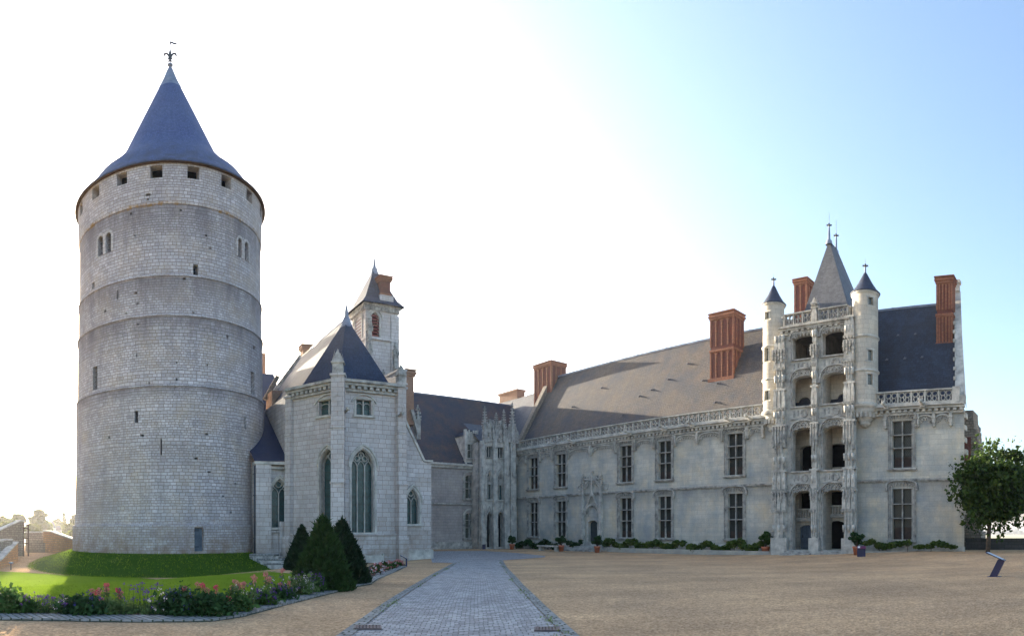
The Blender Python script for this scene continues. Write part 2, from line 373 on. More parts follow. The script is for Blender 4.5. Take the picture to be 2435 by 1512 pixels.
M['shutter']=plain('inner_shutter_wood',(.055,.035,.026),(.03,.02,.016),4.,.7,.3)
M['gravel']=None
M['terra']=plain('terracotta',(.52,.19,.11),(.36,.12,.07),4.,.8,.2)
M['soil']=plain('dark_soil',(.07,.05,.035),(.03,.02,.015),8.,.95,.8)
M['wood']=plain('old_gate_wood',(.09,.055,.035),(.04,.025,.02),4.,.85,.4)
def gravelmat(name,c,c2,scale,sc2=.25):
    m,t,b=newmat(name,1.,.0); tc=N(t,'ShaderNodeTexCoord'); v=tc.outputs['Object']
    vo=N(t,'ShaderNodeTexVoronoi'); vo.inputs['Scale'].default_value=scale; t.links.new(v,vo.inputs['Vector'])
    col=ramp(t,vo.outputs['Color'],[(.15,c2),(.85,c)])
    col=mix(t,.55,col,ramp(t,noise(t,v,sc2,6,.7),[(.38,(.60,.60,.62)),(.62,(1.12,1.08,1.)) ]),'MULTIPLY')
    col=mix(t,.5,col,ramp(t,noise(t,v,5.,5,.8),[(.35,(.6,.58,.56)),(.65,(1.,1.,1.))]),'MULTIPLY')
    t.links.new(col,b.inputs['Base Color']); col=mix(t,.8,col,ramp(t,noise(t,vmul(t,v,(.10,.55,1)),1.,5,.65),[(.40,(.87,.86,.85)),(.60,(1.05,1.04,1.03))]),'MULTIPLY'); t.links.new(col,b.inputs['Base Color'])
    bump(t,b,mth(t,'ADD',vo.outputs['Distance'],mth(t,'MULTIPLY',noise(t,v,1.6,4,.7),3.)),.7,.02); return m
M['gravel']=gravelmat('tan_gravel',(.70,.48,.30),(.39,.265,.16),26.)
def cobmat():
    m,t,b=newmat('grey_cobbles',.75,.35); tc=N(t,'ShaderNodeTexCoord'); uv=tc.outputs['UV']
    k=N(t,'ShaderNodeTexBrick'); wob=N(t,'ShaderNodeTexNoise'); wob.inputs['Scale'].default_value=3.; t.links.new(uv,wob.inputs['Vector'])
    s2=N(t,'ShaderNodeVectorMath',operation='SCALE'); t.links.new(wob.outputs['Color'],s2.inputs[0]); s2.inputs['Scale'].default_value=.10
    ad=N(t,'ShaderNodeVectorMath',operation='ADD'); t.links.new(uv,ad.inputs[0]); t.links.new(s2.outputs[0],ad.inputs[1]); t.links.new(ad.outputs[0],k.inputs['Vector'])
    for nm,v in (('Scale',1),('Brick Width',.17),('Row Height',.125),('Mortar Size',.012),('Mortar Smooth',1.),('Bias',0)): k.inputs[nm].default_value=v
    k.inputs['Color1'].default_value=(.43,.425,.43,1); k.inputs['Color2'].default_value=(.24,.235,.235,1); k.inputs['Mortar'].default_value=(.10,.085,.075,1)
    col=mix(t,.6,k.outputs['Color'],ramp(t,noise(t,tc.outputs['Object'],.6,6,.7),[(.3,(.6,.6,.6)),(.7,(1.05,1.05,1.05))]),'MULTIPLY')
    t.links.new(col,b.inputs['Base Color']); bump(t,b,mth(t,'ADD',mth(t,'MULTIPLY',k.outputs['Fac'],-1.),mth(t,'MULTIPLY',noise(t,uv,14.,3),.5)),1.,.03); return m
M['cobble']=cobmat()
def grassmat(name,c,c2):
    m,t,b=newmat(name,1.,.0); tc=N(t,'ShaderNodeTexCoord'); v=tc.outputs['Object']
    col=ramp(t,noise(t,v,14.,4,.8),[(.3,c2),(.7,c)])
    col=mix(t,.5,col,ramp(t,noise(t,v,.35,6,.7),[(.35,(.62,.7,.6)),(.65,(1.05,1.05,1.))]),'MULTIPLY')
    t.links.new(col,b.inputs['Base Color']); bump(t,b,noise(t,v,30.,4,.8),1.,.05); return m
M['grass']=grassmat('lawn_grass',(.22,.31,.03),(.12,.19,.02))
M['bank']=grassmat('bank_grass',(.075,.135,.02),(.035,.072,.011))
M['blade']=leafmat('grass_blades',(.20,.29,.03),(.10,.16,.018),.35)
M['yew']=leafmat('yew_foliage',(.045,.085,.022),(.014,.032,.010),.15,4.)
M['leafdark']=leafmat('dark_leaves',(.045,.10,.03),(.015,.04,.014),.25,3.)
M['leafmid']=leafmat('mid_leaves',(.08,.15,.035),(.03,.065,.02),.3,3.)
M['leafpale']=leafmat('pale_leaves',(.15,.22,.07),(.07,.11,.04),.35,3.)
M['leafvine']=leafmat('vine_leaves',(.13,.17,.035),(.035,.075,.018),.3,2.)
M['linden']=leafmat('linden_leaves',(.06,.10,.016),(.014,.032,.008),.3,2.)
M['far']=leafmat('far_foliage',(.16,.17,.03),(.05,.075,.02),.5,.25)
M['bark']=plain('bark',(.12,.09,.07),(.05,.04,.03),6.,.95,.8)
M['pink']=leafmat('pink_petals',(.70,.10,.17),(.42,.06,.10),.4)
M['palepink']=leafmat('pale_pink_petals',(.62,.26,.23),(.42,.15,.14),.4)
M['purple']=leafmat('purple_petals',(.17,.07,.30),(.09,.04,.18),.3)
M['blue']=leafmat('blue_petals',(.10,.09,.32),(.06,.05,.2),.3)
M['white']=leafmat('white_petals',(.8,.75,.75),(.6,.5,.55),.4)
M['signblue']=plain('dark_blue_panel',(.022,.018,.07),None,2.,.4,0,.5)
M['signface']=plain('sign_text_panel',(.55,.58,.62),(.25,.3,.38),6.,.35,0,.5)
M['signpurple']=plain('purple_sign_top',(.16,.03,.10),None,2.,.4,0,.5)
M['paper']=plain('white_paper',(.8,.8,.78),(.6,.62,.6),6.,.6,0,.3)
M['field']=plain('stubble_fields',(.42,.36,.22),(.20,.22,.12),.004,.95,0,.1)
M['kerb']=masonry('edging_stone',(.40,.39,.38),(.24,.235,.235),(.09,.10,.07),.24,.14,.02,stain=(.13,.13,.12),stamt=.4,bmp=.9,distort=.06)
# ---------------------------------------------------------------- the setting: terrain, paths, lawns
def ground():
    mb=MB(); rs=[0.0]
    r=1.0
    while r<92: rs.append(r); r+=.8 if r<40 else 1.5
    while r<4200: rs.append(r); r*=1.16
    na=180; idx=[]
    for r in rs:
        row=[]
        for k in range(na):
            a=2*math.pi*k/na; x,y=r*math.sin(a),r*math.cos(a); row.append(len(mb.v)); mb.v.append((x,y,gz(x,y)))
        idx.append(row)
    for i in range(len(rs)-1):
        far=rs[i]>150
        for k in range(na):
            k2=(k+1)%na; q=(idx[i][k],idx[i+1][k],idx[i+1][k2],idx[i][k2])
            mb.f.append(q[::-1]); mb.uv += [(mb.v[j][0],mb.v[j][1]) for j in q[::-1]]; mb.m.append(1 if far else 0); mb.sm.append(True)
    tag(mb.build('ground',[M['gravel'],M['field']]),kind='structure')
ground()
def drape(name,A,B,n,k,mat,off=.02,zf=None,kind='structure',skirt=0):   # sheet between two ground curves (lists of xy)
    mb=MB(); zf=zf or gz
    def res(P,n):
        L=[0]; 
        for i in range(1,len(P)): L.append(L[-1]+math.dist(P[i-1][:2],P[i][:2]))
        out=[]
        for j in range(n+1):
            t=L[-1]*j/n; i=1
            while i<len(P)-1 and L[i]<t: i+=1
            f=(t-L[i-1])/max(1e-9,L[i]-L[i-1]); out.append((P[i-1][0]+(P[i][0]-P[i-1][0])*f,P[i-1][1]+(P[i][1]-P[i-1][1])*f))
        return out
    A=res(A,n); B=res(B,n); L=0; grid=[]; uv=[]
    for j in range(n+1):
        if j: L+=(math.dist(A[j],A[j-1])+math.dist(B[j],B[j-1]))/2
        w=math.dist(A[j],B[j]); row=[]; ur=[]
        for i in range(k+1):
            f=i/k; x=A[j][0]+(B[j][0]-A[j][0])*f; y=A[j][1]+(B[j][1]-A[j][1])*f
            row.append(len(mb.v)); mb.v.append((x,y,zf(x,y)+off)); ur.append((f*w,L))
        grid.append(row); uv.append(ur)
    for j in range(n):
        for i in range(k):
            q=[(j,i),(j,i+1),(j+1,i+1),(j+1,i)]
            P=[mb.v[grid[a][b]] for a,b in q[:3]]
            nz=(P[1][0]-P[0][0])*(P[2][1]-P[0][1])-(P[1][1]-P[0][1])*(P[2][0]-P[0][0])
            if nz<0: q=q[::-1]
            mb.f.append(tuple(grid[a][b] for a,b in q)); mb.uv += [uv[a][b] for a,b in q]; mb.m.append(0); mb.sm.append(True)
    if skirt:
        for j in range(n):
            a,b=A[j],A[j+1]; za,zb=zf(*a)+off,zf(*b)+off; mb.face([(a[0],a[1],za-skirt),(b[0],b[1],zb-skirt),(b[0],b[1],zb),(a[0],a[1],za)])
    o=mb.build(name,mat); 
    if kind: tag(o,kind=kind)
    return o
def px2(P): return [gp(x,y)[0][:2] for x,y in P]
# cobbled path and the paved apron at its far end
PL=px2([(1088,1338),(1060,1355),(1005,1389),(930,1440),(838,1512)]); PR=px2([(1188,1333),(1196,1352),(1227,1392),(1270,1440),(1340,1512)])
def ext(P,L=9):
    a,b=P[-2],P[-1]; l=math.dist(a,b); return P+[(b[0]+(b[0]-a[0])/l*L,b[1]+(b[1]-a[1])/l*L)]
PL=ext(PL); PR=ext(PR)
drape('cobbled_path',PL,PR,70,8,M['cobble'],.012)
for P,sg in ((PL,-1),(PR,1)):
    Q=[(p[0]+sg*.22,p[1]) for p in P]
    drape('path_edging',P,Q,60,1,M['kerb'],.022)
drape('paved_apron',px2([(1020,1311),(1150,1310),(1230,1315),(1296,1322)]),px2([(1028,1338),(1086,1339),(1190,1333),(1296,1325)]),30,10,M['cobble'],.014)
# lawn, garden path, grass bank round the keep
bed_out=[(-260,1478),(0,1475),(150,1477),(300,1480),(500,1479),(580,1467),(680,1439),(780,1414),(850,1396),(884,1390)]
LA=px2([(-260,1366),(-120,1362),(0,1359),(90,1364),(150,1367),(350,1370),(520,1367),(640,1359),(700,1362)])
LB=px2([(-260,1450),(0,1447),(150,1452),(300,1456),(420,1456),(520,1450),(600,1432),(690,1404),(740,1392)])
drape('lawn',LA,LB,80,24,M['grass'],.03)
GA=px2([(-30,1330),(60,1347),(120,1359),(160,1363),(350,1366),(520,1363),(630,1355),(690,1348)])
GB=px2([(-30,1358),(60,1362),(120,1366),(160,1369),(350,1372),(520,1369),(640,1361),(700,1366)])
drape('garden_path',GA,GB,60,5,M['gravel'],.04)
OUT=px2(bed_out)
def offset_in(P,w):
    out=[]
    for i in range(len(P)):
        a=P[max(0,i-1)]; b=P[min(len(P)-1,i+1)]; l=math.dist(a,b); nx,ny=-(b[1]-a[1])/l,(b[0]-a[0])/l
        out.append((P[i][0]+nx*w,P[i][1]+ny*w))
    return out
IN=offset_in(OUT,.62)
drape('bed_soil',IN,LB[:-1]+px2([(800,1375),(880,1368)]),60,6,M['soil'],.035)
drape('bed_edging',OUT,IN,160,3,M['kerb'],.05,skirt=.12)
RA=px2([(880,1391),(900,1378),(940,1360),(967,1348)]); RB=px2([(860,1362),(880,1345),(920,1335),(955,1334)])
drape('rose_bed_soil',RA,RB,12,4,M['soil'],.03)
drape('rose_bed_edging',RA,offset_in(RA,.3),30,1,M['kerb'],.05,skirt=.12)
def bank():
    mb=MB(); fr=Frame(KX*.86,KY*.86,-KEEP_TH); n=90; rows=[]
    for j in range(11):
        f=j/10; r=7.48+(11.1-7.48)*f; row=[]
        for k in range(n+1):
            a=-2.6+3.9*k/n; x,y=fr.w(r*math.sin(a),-r*math.cos(a))
            zt=.05; zb=gz(x,y)-.05; z=zt+(min(zb,zt)-zt)*(f**1.25 if f<.8 else .757+.243*((f-.8)/.2)**.6)
            row.append(len(mb.v)); mb.v.append((x,y,z))
        rows.append(row)
    for j in range(10):
        for k in range(n):
            q=(rows[j][k],rows[j+1][k],rows[j+1][k+1],rows[j][k+1]); mb.f.append(q); mb.uv += [(0,0)]*4; mb.m.append(0); mb.sm.append(True)
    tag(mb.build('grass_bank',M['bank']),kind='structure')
bank()

# ---------------------------------------------------------------- architecture helpers
def arch(a,b,zs,zt,kind='rect',n=12):
    h=(b-a)/2; c=(a+b)/2; r=zt-zs
    if kind=='rect' or r<=1e-4: return [(a,zt),(b,zt)]
    out=[]
    if kind=='point':
        Rr=(h*h+r*r)/(2*h); e=math.acos(max(-1,min(1,(Rr-h)/Rr)))
        for i in range(n+1): t=e*i/n; out.append((a+Rr-Rr*math.cos(t),zs+Rr*math.sin(t)))
        out += [(2*c-x,z) for x,z in out[-2::-1]]
    elif kind=='seg':
        Rr=(h*h+r*r)/(2*r); e=math.asin(min(1,h/Rr))
        for i in range(2*n+1): t=-e+2*e*i/(2*n); out.append((c+Rr*math.sin(t),zt-Rr+Rr*math.cos(t)))
    else:
        p=2.0 if kind=='round' else 2.7
        for i in range(2*n+1):
            t=math.pi*(1-i/(2*n)); x=abs(math.cos(t))**(2/p)*(1 if math.cos(t)>0 else -1); z=abs(math.sin(t))**(2/p)
            out.append((c+h*x,zs+r*z))
    return out
def OP(a,b,z0,z1,kind='rect',zs=None,depth=None): return dict(a=a,b=b,z0=z0,z1=z1,kind=kind,zs=z1 if zs is None else zs,depth=depth)
def wall(mb,s0,s1,z0,z1,ops=(),y=0,depth=.4,pos=None,step=None,zstep=None,extra=(),m=0,mr=None,smooth=False):
    pos=pos or (lambda s,yy,z:(s,yy,z)); mr=m if mr is None else mr
    xs={s0,s1}; zs={z0,z1}; zs|=set(extra)
    for o in ops: xs|={o['a'],o['b']}; zs|={o['z0'],o['z1']}
    if step:
        k=max(1,round((s1-s0)/step)); xs|={s0+(s1-s0)*i/k for i in range(k+1)}
    if zstep:
        k=max(1,round((z1-z0)/zstep)); zs|={z0+(z1-z0)*i/k for i in range(k+1)}
    def clean(v,lo,hi,keep):
        v=sorted(q for q in v if lo-1e-9<=q<=hi+1e-9); out=[v[0]]
        for q in v[1:]:
            if q-out[-1]>1e-4: out.append(q)
        return out
    xs=clean(xs,s0,s1,0); zs=clean(zs,z0,z1,0)
    def Fc(P,yy=None,mm=m):
        mb.face([pos(*p) for p in P],uv=[(p[0]+p[1],p[2]) for p in P],m=mm)
    for i in range(len(xs)-1):
        for j in range(len(zs)-1):
            cx=(xs[i]+xs[i+1])/2; cz=(zs[j]+zs[j+1])/2
            if any(o['a']<cx<o['b'] and o['z0']<cz<o['z1'] for o in ops): continue
            Fc([(xs[i],y,zs[j]),(xs[i+1],y,zs[j]),(xs[i+1],y,zs[j+1]),(xs[i],y,zs[j+1])])
    for o in ops:
        dp=o['depth'] or depth
        C=arch(o['a'],o['b'],o['zs'],o['z1'],o['kind'])
        if o['kind']!='rect':
            for p,q in zip(C[:-1],C[1:]):
                if q[0]-p[0]<1e-6: continue
                P=[(p[0],y,p[1]),(q[0],y,q[1]),(q[0],y,o['z1']),(p[0],y,o['z1'])]
                if abs(p[1]-o['z1'])<1e-6: P=P[:3]
                elif abs(q[1]-o['z1'])<1e-6: P=[P[0],P[1],P[3]]
                Fc(P)
        L=[(o['a'],o['z0'])]+([] if o['kind']=='rect' else [])+C+[(o['b'],o['z0'])]
        if o['kind']!='rect' and abs(C[0][1]-o['z0'])<1e-6: L=C
        L=L+[L[0]]
        for p,q in zip(L[:-1],L[1:]):
            if math.dist(p,q)<1e-6: continue
            P=[(p[0],y,p[1]),(p[0],y+dp,p[1]),(q[0],y+dp,q[1]),(q[0],y,q[1])]
            mb.face([pos(*v) for v in P],uv=[(v[0]+v[1],v[2]+v[1]) for v in P],m=mr)
def pane(a,b,z0,z1,y,kind='rect',zs=None):
    mb=MB(); C=arch(a,b,z1 if zs is None else zs,z1,kind)
    P=[(b,y,z0)]+[(x,y,z) for x,z in reversed(C)]+[(a,y,z0)]
    P=P[::-1]; P=P[:1]+P[1:]
    P=[(a,y,z0),(b,y,z0)]+[(x,y,z) for x,z in reversed(C)]
    if P[1][0]==P[2][0] and abs(P[1][2]-P[2][2])<1e-6: P.pop(1)
    mb.face(P,uv=[(p[0],p[2]) for p in P]); return mb
def gothic_window(par,a,b,z0,zs,z1,lights,y=0,depth=.45,mat='carvedlite',loc=(0,0,0),rz=0,name='window',hood=True,splay=.22):
    mb=MB(); C=arch(a,b,zs,z1,'point',10)
    def outline(e): 
        c=arch(a-e,b+e,zs,z1+e*1.15,'point',10); return [(a-e,z0)]+c+[(b+e,z0)]
    mb.bar(outline(.10),.13,y-.05,y+.10); mb.bar(outline(-.01),.05,y+.08,y+.26); 
    if hood: mb.bar(arch(a-splay,b+splay,zs,z1+splay*1.2,'point',10),.11,y-.11,y+.02)
    mb.box(a-.2,b+.2,y-.16,y+.1,z0-.16,z0-.003)
    w=mb.build(name,M[mat],par,loc,rz)
    t=MB(); yy=y+depth-.14
    for i in range(1,lights):
        x=a+(b-a)*i/lights; t.box(x-.032,x+.032,yy,yy+.12,z0,zs+.1)
    lw=(b-a)/lights
    for i in range(lights):
        t.bar(arch(a+lw*i,a+lw*(i+1),zs-.05,zs+lw*.85,'point',6),.05,yy+.01,yy+.11)
    h=(b-a)/2; c=(a+b)/2; rise=z1-zs
    if lights==3:
        for sx in (-1,1): t.ring(c+sx*lw*.5,zs+lw*1.12,lw*.34,.06,yy+.01,yy+.11,8)
        t.ring(c,zs+rise-lw*.72,lw*.38,.06,yy+.01,yy+.11,8)
        for sx in (-1,1): t.bar([(c+sx*lw*.5,zs+lw*.85),(c+sx*lw*.15,zs+lw*1.25),(c,zs+lw*1.75),(c-sx*lw*.0,zs+rise)],.05,yy,yy+.1)
        for sx in (-1,1): t.bar([(c+sx*lw,zs+lw*.8),(c+sx*lw*1.02,zs+lw*1.3),(c+sx*lw*.6,zs+lw*1.8)],.05,yy,yy+.1)
    else:
        t.ring(c,zs+rise-lw*.62,lw*.40,.06,yy+.01,yy+.11,8)
        for sx in (-1,1): t.bar([(c+sx*lw*.5,zs+lw*.8),(c+sx*lw*.62,zs+lw*1.15),(c+sx*lw*.2,zs+rise*.97)],.05,yy,yy+.1)
    t.build('tracery',M[mat],w)
    bars=MB(); z=z0+.6
    while z<zs: bars.box(a,b,yy+.13,yy+.155,z-.02,z+.02); z+=.62
    bars.build('muntin',M['iron'],w)
    pane(a+.0,b,z0,z1,y+depth-.012,'point',zs).build('glass',M['glass'],w)
    return w
def lace(mb,pts,drop,y0,y1,n=None,w=.05,size=.13):
    """hanging flamboyant tracery: a moulded curve with a row of rings and cusps under it"""
    L=[0]
    for i in range(1,len(pts)): L.append(L[-1]+math.dist(pts[i-1],pts[i]))
    n=n or max(3,int(L[-1]/(size*2.05)))
    def at(t):
        i=1
        while i<len(pts)-1 and L[i]<t: i+=1
        f=(t-L[i-1])/max(1e-9,L[i]-L[i-1]); a,b=pts[i-1],pts[i]; l=math.dist(a,b) or 1
        return (a[0]+(b[0]-a[0])*f,a[1]+(b[1]-a[1])*f),((b[1]-a[1])/l,-(b[0]-a[0])/l)
    for k in range(n):
        p,nn=at(L[-1]*(k+.5)/n); q=(p[0]+nn[0]*drop*.5,p[1]+nn[1]*drop*.5)
        mb.ring(q[0],q[1],size*.72,w,y0,y1,6,a0=k)
        e=(p[0]+nn[0]*drop*1.15,p[1]+nn[1]*drop*1.15); mb.bar([q,e],w*1.1,y0,y1)
def cornice(mb,s0,s1,z,y=0,h=.55,out=.45,dent=True):
    """stacked mouldings, top at z"""
    mb.box(s0,s1,y-out,y+.1,z-h*.25,z); mb.box(s0,s1,y-out*.72,y+.1,z-h*.5,z-h*.27); mb.box(s0,s1,y-out*.35,y+.1,z-h,z-h*.78)
    if dent:
        n=int((s1-s0)/.42)
        for i in range(n):
            x=s0+(s1-s0)*(i+.5)/n; mb.box(x-.12,x+.12,y-out*.62,y+.05,z-h*.77,z-h*.52)
def balustrade(mb,s0,s1,z0,z1,y=0,th_=.12,pw=1.0):
    n=max(1,round((s1-s0)/pw)); w=(s1-s0)/n; h=z1-z0
    mb.box(s0,s1,y-.1,y+th_+.06,z1-.1,z1); mb.box(s0,s1,y-.04,y+th_+.02,z0,z0+.1)
    for i in range(n+1):
        x=s0+w*i; mb.box(x-.06,x+.06,y-.03,y+th_+.01,z0+.1,z1-.1)
    for i in range(n):
        c=s0+w*(i+.5); zc=(z0+z1)/2; q=(w-.12)/2; 
        hh=(h-.2)/2; zb=z0+.1
        for sx in (-1,1):
            for (fx,fz,rx,rz_) in ((.5,1.45,.46,.50),(.42,.52,.34,.50)):
                P=[(c+sx*q*fx+q*rx*math.cos(t)*(1 if abs(math.sin(t))<.9 else .5),zb+hh*(fz+rz_*math.sin(t))) for t in [k*math.pi/4 for k in range(8)]]; mb.bar(P,.045,y,y+th_,True)
        P=[(c+q*.2*math.cos(t),zb+hh*(.95+.5*math.sin(t))) for t in [k*math.pi/3+.52 for k in range(6)]]; mb.bar(P,.04,y+.01,y+th_-.01,True)
def pinnacle(mb,x,y,z0,z1,w,shaft=.5,crockets=5,a=0):
    zt=z0+(z1-z0)*shaft; h=w/2
    mb.box(x-h,x+h,y-h,y+h,z0,zt)
    mb.box(x-h*1.25,x+h*1.25,y-h*1.25,y+h*1.25,zt-.06,zt+.03)
    for sx,sy in ((1,0),(-1,0),(0,1),(0,-1)):     # gablets
        if sx: mb.face([(x+sx*h*1.1,y-sx*h,zt+.03),(x+sx*h*1.1,y+sx*h,zt+.03),(x+sx*h*.6,y,zt+w*1.3)])
        else: mb.face([(x+sy*h,y+sy*h*1.1,zt+.03),(x-sy*h,y+sy*h*1.1,zt+.03),(x,y+sy*h*.6,zt+w*1.3)])
    k=h*.8; ap=(x,y,z1)
    B=[(x-k,y-k,zt),(x+k,y-k,zt),(x+k,y+k,zt),(x-k,y+k,zt)]
    for i in range(4): mb.face([B[i],B[(i+1)%4],ap])
    for i in range(crockets):
        f=(i+.7)/(crockets+.6); z=zt+(z1-zt)*f; r=k*(1-f)+.05; c=.045+.03*(1-f)
        for sx in (-1,1):
            for sy in (-1,1): mb.box(x+sx*r-c,x+sx*r+c,y+sy*r-c,y+sy*r+c,z-c,z+c*1.2)
    mb.box(x-.12,x+.12,y-.05,y+.05,z1-.16,z1-.08); mb.box(x-.05,x+.05,y-.05,y+.05,z1-.1,z1+.12)
def hip_faces(mb,x0,x1,y0,y1,z0,rx0,rx1,ry,z1,m=0,flare=0):
    """hipped roof on a rectangle with ridge (rx0..rx1, ry)"""
    a,b,c,d=(x0,y0,z0),(x1,y0,z0),(x1,y1,z0),(x0,y1,z0); e,f=(rx0,ry,z1),(rx1,ry,z1)
    def q(P):
        if flare:
            # break the slope a little above the eaves
            lo=[p for p in P if p[2]==z0]; hi=[p for p in P if p[2]==z1]
            k=.16; up=lambda p,t:(p[0]+(t[0]-p[0])*(k+flare),p[1]+(t[1]-p[1])*(k+flare),p[2]+(t[2]-p[2])*k)
            A,B=P[0],P[1]; tA,tB=(hi[0],hi[0]) if len(hi)==1 else (P[3],P[2])
            a2,b2=up(A,tA),up(B,tB); mb.face([A,B,b2,a2],m=m)
            mb.face([a2,b2,tB,tA] if len(hi)==2 else [a2,b2,tA],m=m)
        else: mb.face(P,m=m)
    if abs(rx1-rx0)<1e-6: q([a,b,e]); q([b,c,e]); q([c,d,e]); q([d,a,e])
    else: q([a,b,f,e]); q([b,c,f]); q([c,d,e,f]); q([d,a,e])
def chimney(par,x0,x1,y0,y1,z0,z1,mat='brick',ribs=4,tiers=1,cap=.35,name='chimney'):
    mb=MB(); mb.box(x0+.06,x1-.06,y0+.06,y1-.06,z0,z1-cap*.5,m=1)
    zs=[z0+(z1-z0-cap)*i/tiers for i in range(tiers+1)]
    for i in range(tiers):
        a,b=zs[i],zs[i+1]
        mb.box(x0-.05,x1+.05,y0-.05,y1+.05,b-.18,b-.0-.003*i); 
        if i==0: mb.box(x0-.04,x1+.04,y0-.04,y1+.04,a,a+.3)
        if ribs:
            for k in range(ribs+1):
                x=x0+(x1-x0)*k/ribs; xx=max(x0,min(x1-.14,x-.07)); mb.box(xx,xx+.14,y0,y0+.1,a+.3,b-.18)
            r2=max(2,round((y1-y0)/((x1-x0)/ribs)))
            for k in range(r2+1):
                yv=y0+(y1-y0)*k/r2; yy=max(y0+.101,min(y1-.14,yv-.07)); mb.box(x1-.1,x1,yy,yy+.14,a+.3,b-.18); mb.box(x0,x0+.1,yy,yy+.14,a+.3,b-.18)
            for k in range(ribs):
                xa=x0+(x1-x0)*k/ribs+.07; xb=x0+(x1-x0)*(k+1)/ribs-.07
                C=arch(xa,xb,b-.18-(xb-xa)*.55,b-.2,'round',4); mb.bar(C,.07,y0+.005,y0+.09)
    mb.box(x0-.12,x1+.12,y0-.12,y1+.12,z1-cap,z1-cap*.55); mb.box(x0-.05,x1+.05,y0-.05,y1+.05,z1-cap*.55,z1-cap*.25); mb.box(x0-.14,x1+.14,y0-.14,y1+.14,z1-cap*.25,z1)
    return mb.build(name,[M[mat],M['brickdark'] if mat=='brick' else M[mat]],par)
def rel(par_fr,fr):      # location and turn of frame fr inside frame par_fr
    dx,dy=fr.o[0]-par_fr.o[0],fr.o[1]-par_fr.o[1]
    return (dx*par_fr.X[0]+dy*par_fr.X[1], dx*par_fr.Y[0]+dy*par_fr.Y[1]), fr.a-par_fr.a

# ---------------------------------------------------------------- the round keep
FK=Frame(KX,KY,-KEEP_TH)
KS=.86; keep=thing('round_keep','massive round limestone keep with a tall blue slate cone roof','tower',(KX*KS,KY*KS,EYE*(1-KS)),-KEEP_TH); keep.scale=(KS,KS,KS)
KP=[(-.6,8.95),(1.85,8.92),(1.95,8.72),(9,8.6),(12.85,8.58),(12.95,8.48),(18.4,8.45),(18.5,8.38),(21.55,8.36),(21.65,8.30),(27.2,8.28),(27.3,8.36),(30.5,8.44)]
def KR(z): return float(np.interp(z,[p[0] for p in KP],[p[1] for p in KP]))
def kpt(px,py):
    R=8.5
    for _ in range(3):
        dl=th(px)-KEEP_TH; v=max(-.995,min(.995,KEEP_D*math.sin(dl)/R)); al=math.asin(v); phi=al-dl
        d=KEEP_D*math.cos(dl)-R*math.cos(al); z=EYE+(HY-py)/F*d; R=KR(z)
    return phi,z
R0=8.5
def kop(x0,y0,x1,y1,kind='rect',depth=.9):
    xm=(x0+x1)/2; p0,zb=kpt(x0,y1); p1,_=kpt(x1,y1); pm,zt=kpt(xm,y0); _,zb=kpt(xm,y1)
    zs=zt-(p1-p0)*R0*.5 if kind!='rect' else zt
    return OP(p0*R0,p1*R0,zb,zt,kind,zs,depth)
kops=[];
slots=[(234,562,245,608,'round'),(252.5,554,264,600,'round'),(566.5,568,574,612,'round'),(582,577,590,622,'round'),
 (459.5,629,471.5,654,'rect'),(219,671,225,686,'rect'),(278,691,281.5,711,'rect'),(220.5,871,231.5,927,'rect'),(596.5,884,605,938,'rect'),
 (320,977,328.5,1005,'rect'),(581,991,585.5,1020,'rect'),(381.5,1043,385,1082,'rect')]
for s in slots: kops.append(kop(*s,depth=.8))
holes=[(352,463,12,6),(312,508,5,5),(352,474,4,5),(430,500,5,4),(438,663,8,5),(254,678,5,4),(323,697,6,5),(327,722,5,4),(328,771,4,4),(460,744,5,4),
 (541,800,5,8),(325,845,3,6),(420,862,4,4),(493,868,4,4),(420,902,4,6),(416,920,6,5),(336,921,5,4),(491,1032,7,5),(338,1035,8,6),(466,1090,8,5),(497,1122,7,4),(260,1040,4,5),(604,827,5,9),(250,740,5,5),(355,910,4,4),(530,1180,4,4),(548,1218,4,4),(560,1150,4,4),(300,745,4,4),(490,560,5,5),(320,560,4,4),(500,590,4,4)]
for (x,y,w,h) in holes: kops.append(kop(x-w/2,y-h/2,x+w/2,y+h/2,depth=.45))
door_op=kop(462.5,1251,483.5,1311,depth=.3); kops.append(door_op)
wellp=[kpt(x,30)[0] for x in (1,)]
emb=[]
for (x0,x1) in ((361,382.5),(449,474.5)):
    p0,_=kpt(x0,405); p1,_=kpt(x1,405); emb.append(((p0+p1)/2,(p1-p0)/2))
ph0=emb[0][0]; dph=emb[1][0]-emb[0][0]; nE=round(2*math.pi/dph); dph=2*math.pi/nE
for k in range(nE):
    ph=((ph0+dph*k+math.pi)%(2*math.pi))-math.pi; kops.append(OP((ph-.058)*R0,(ph+.058)*R0,29.25,30.22,'rect',None,.75))
mb=MB()
wall(mb,-math.pi*R0,math.pi*R0,-.6,30.5,kops,0,.8,pos=lambda s,y,z:((KR(z)-y)*math.sin(s/R0),-(KR(z)-y)*math.cos(s/R0),z),step=2*math.pi*R0/120,zstep=1.6,extra=[p[0] for p in KP])
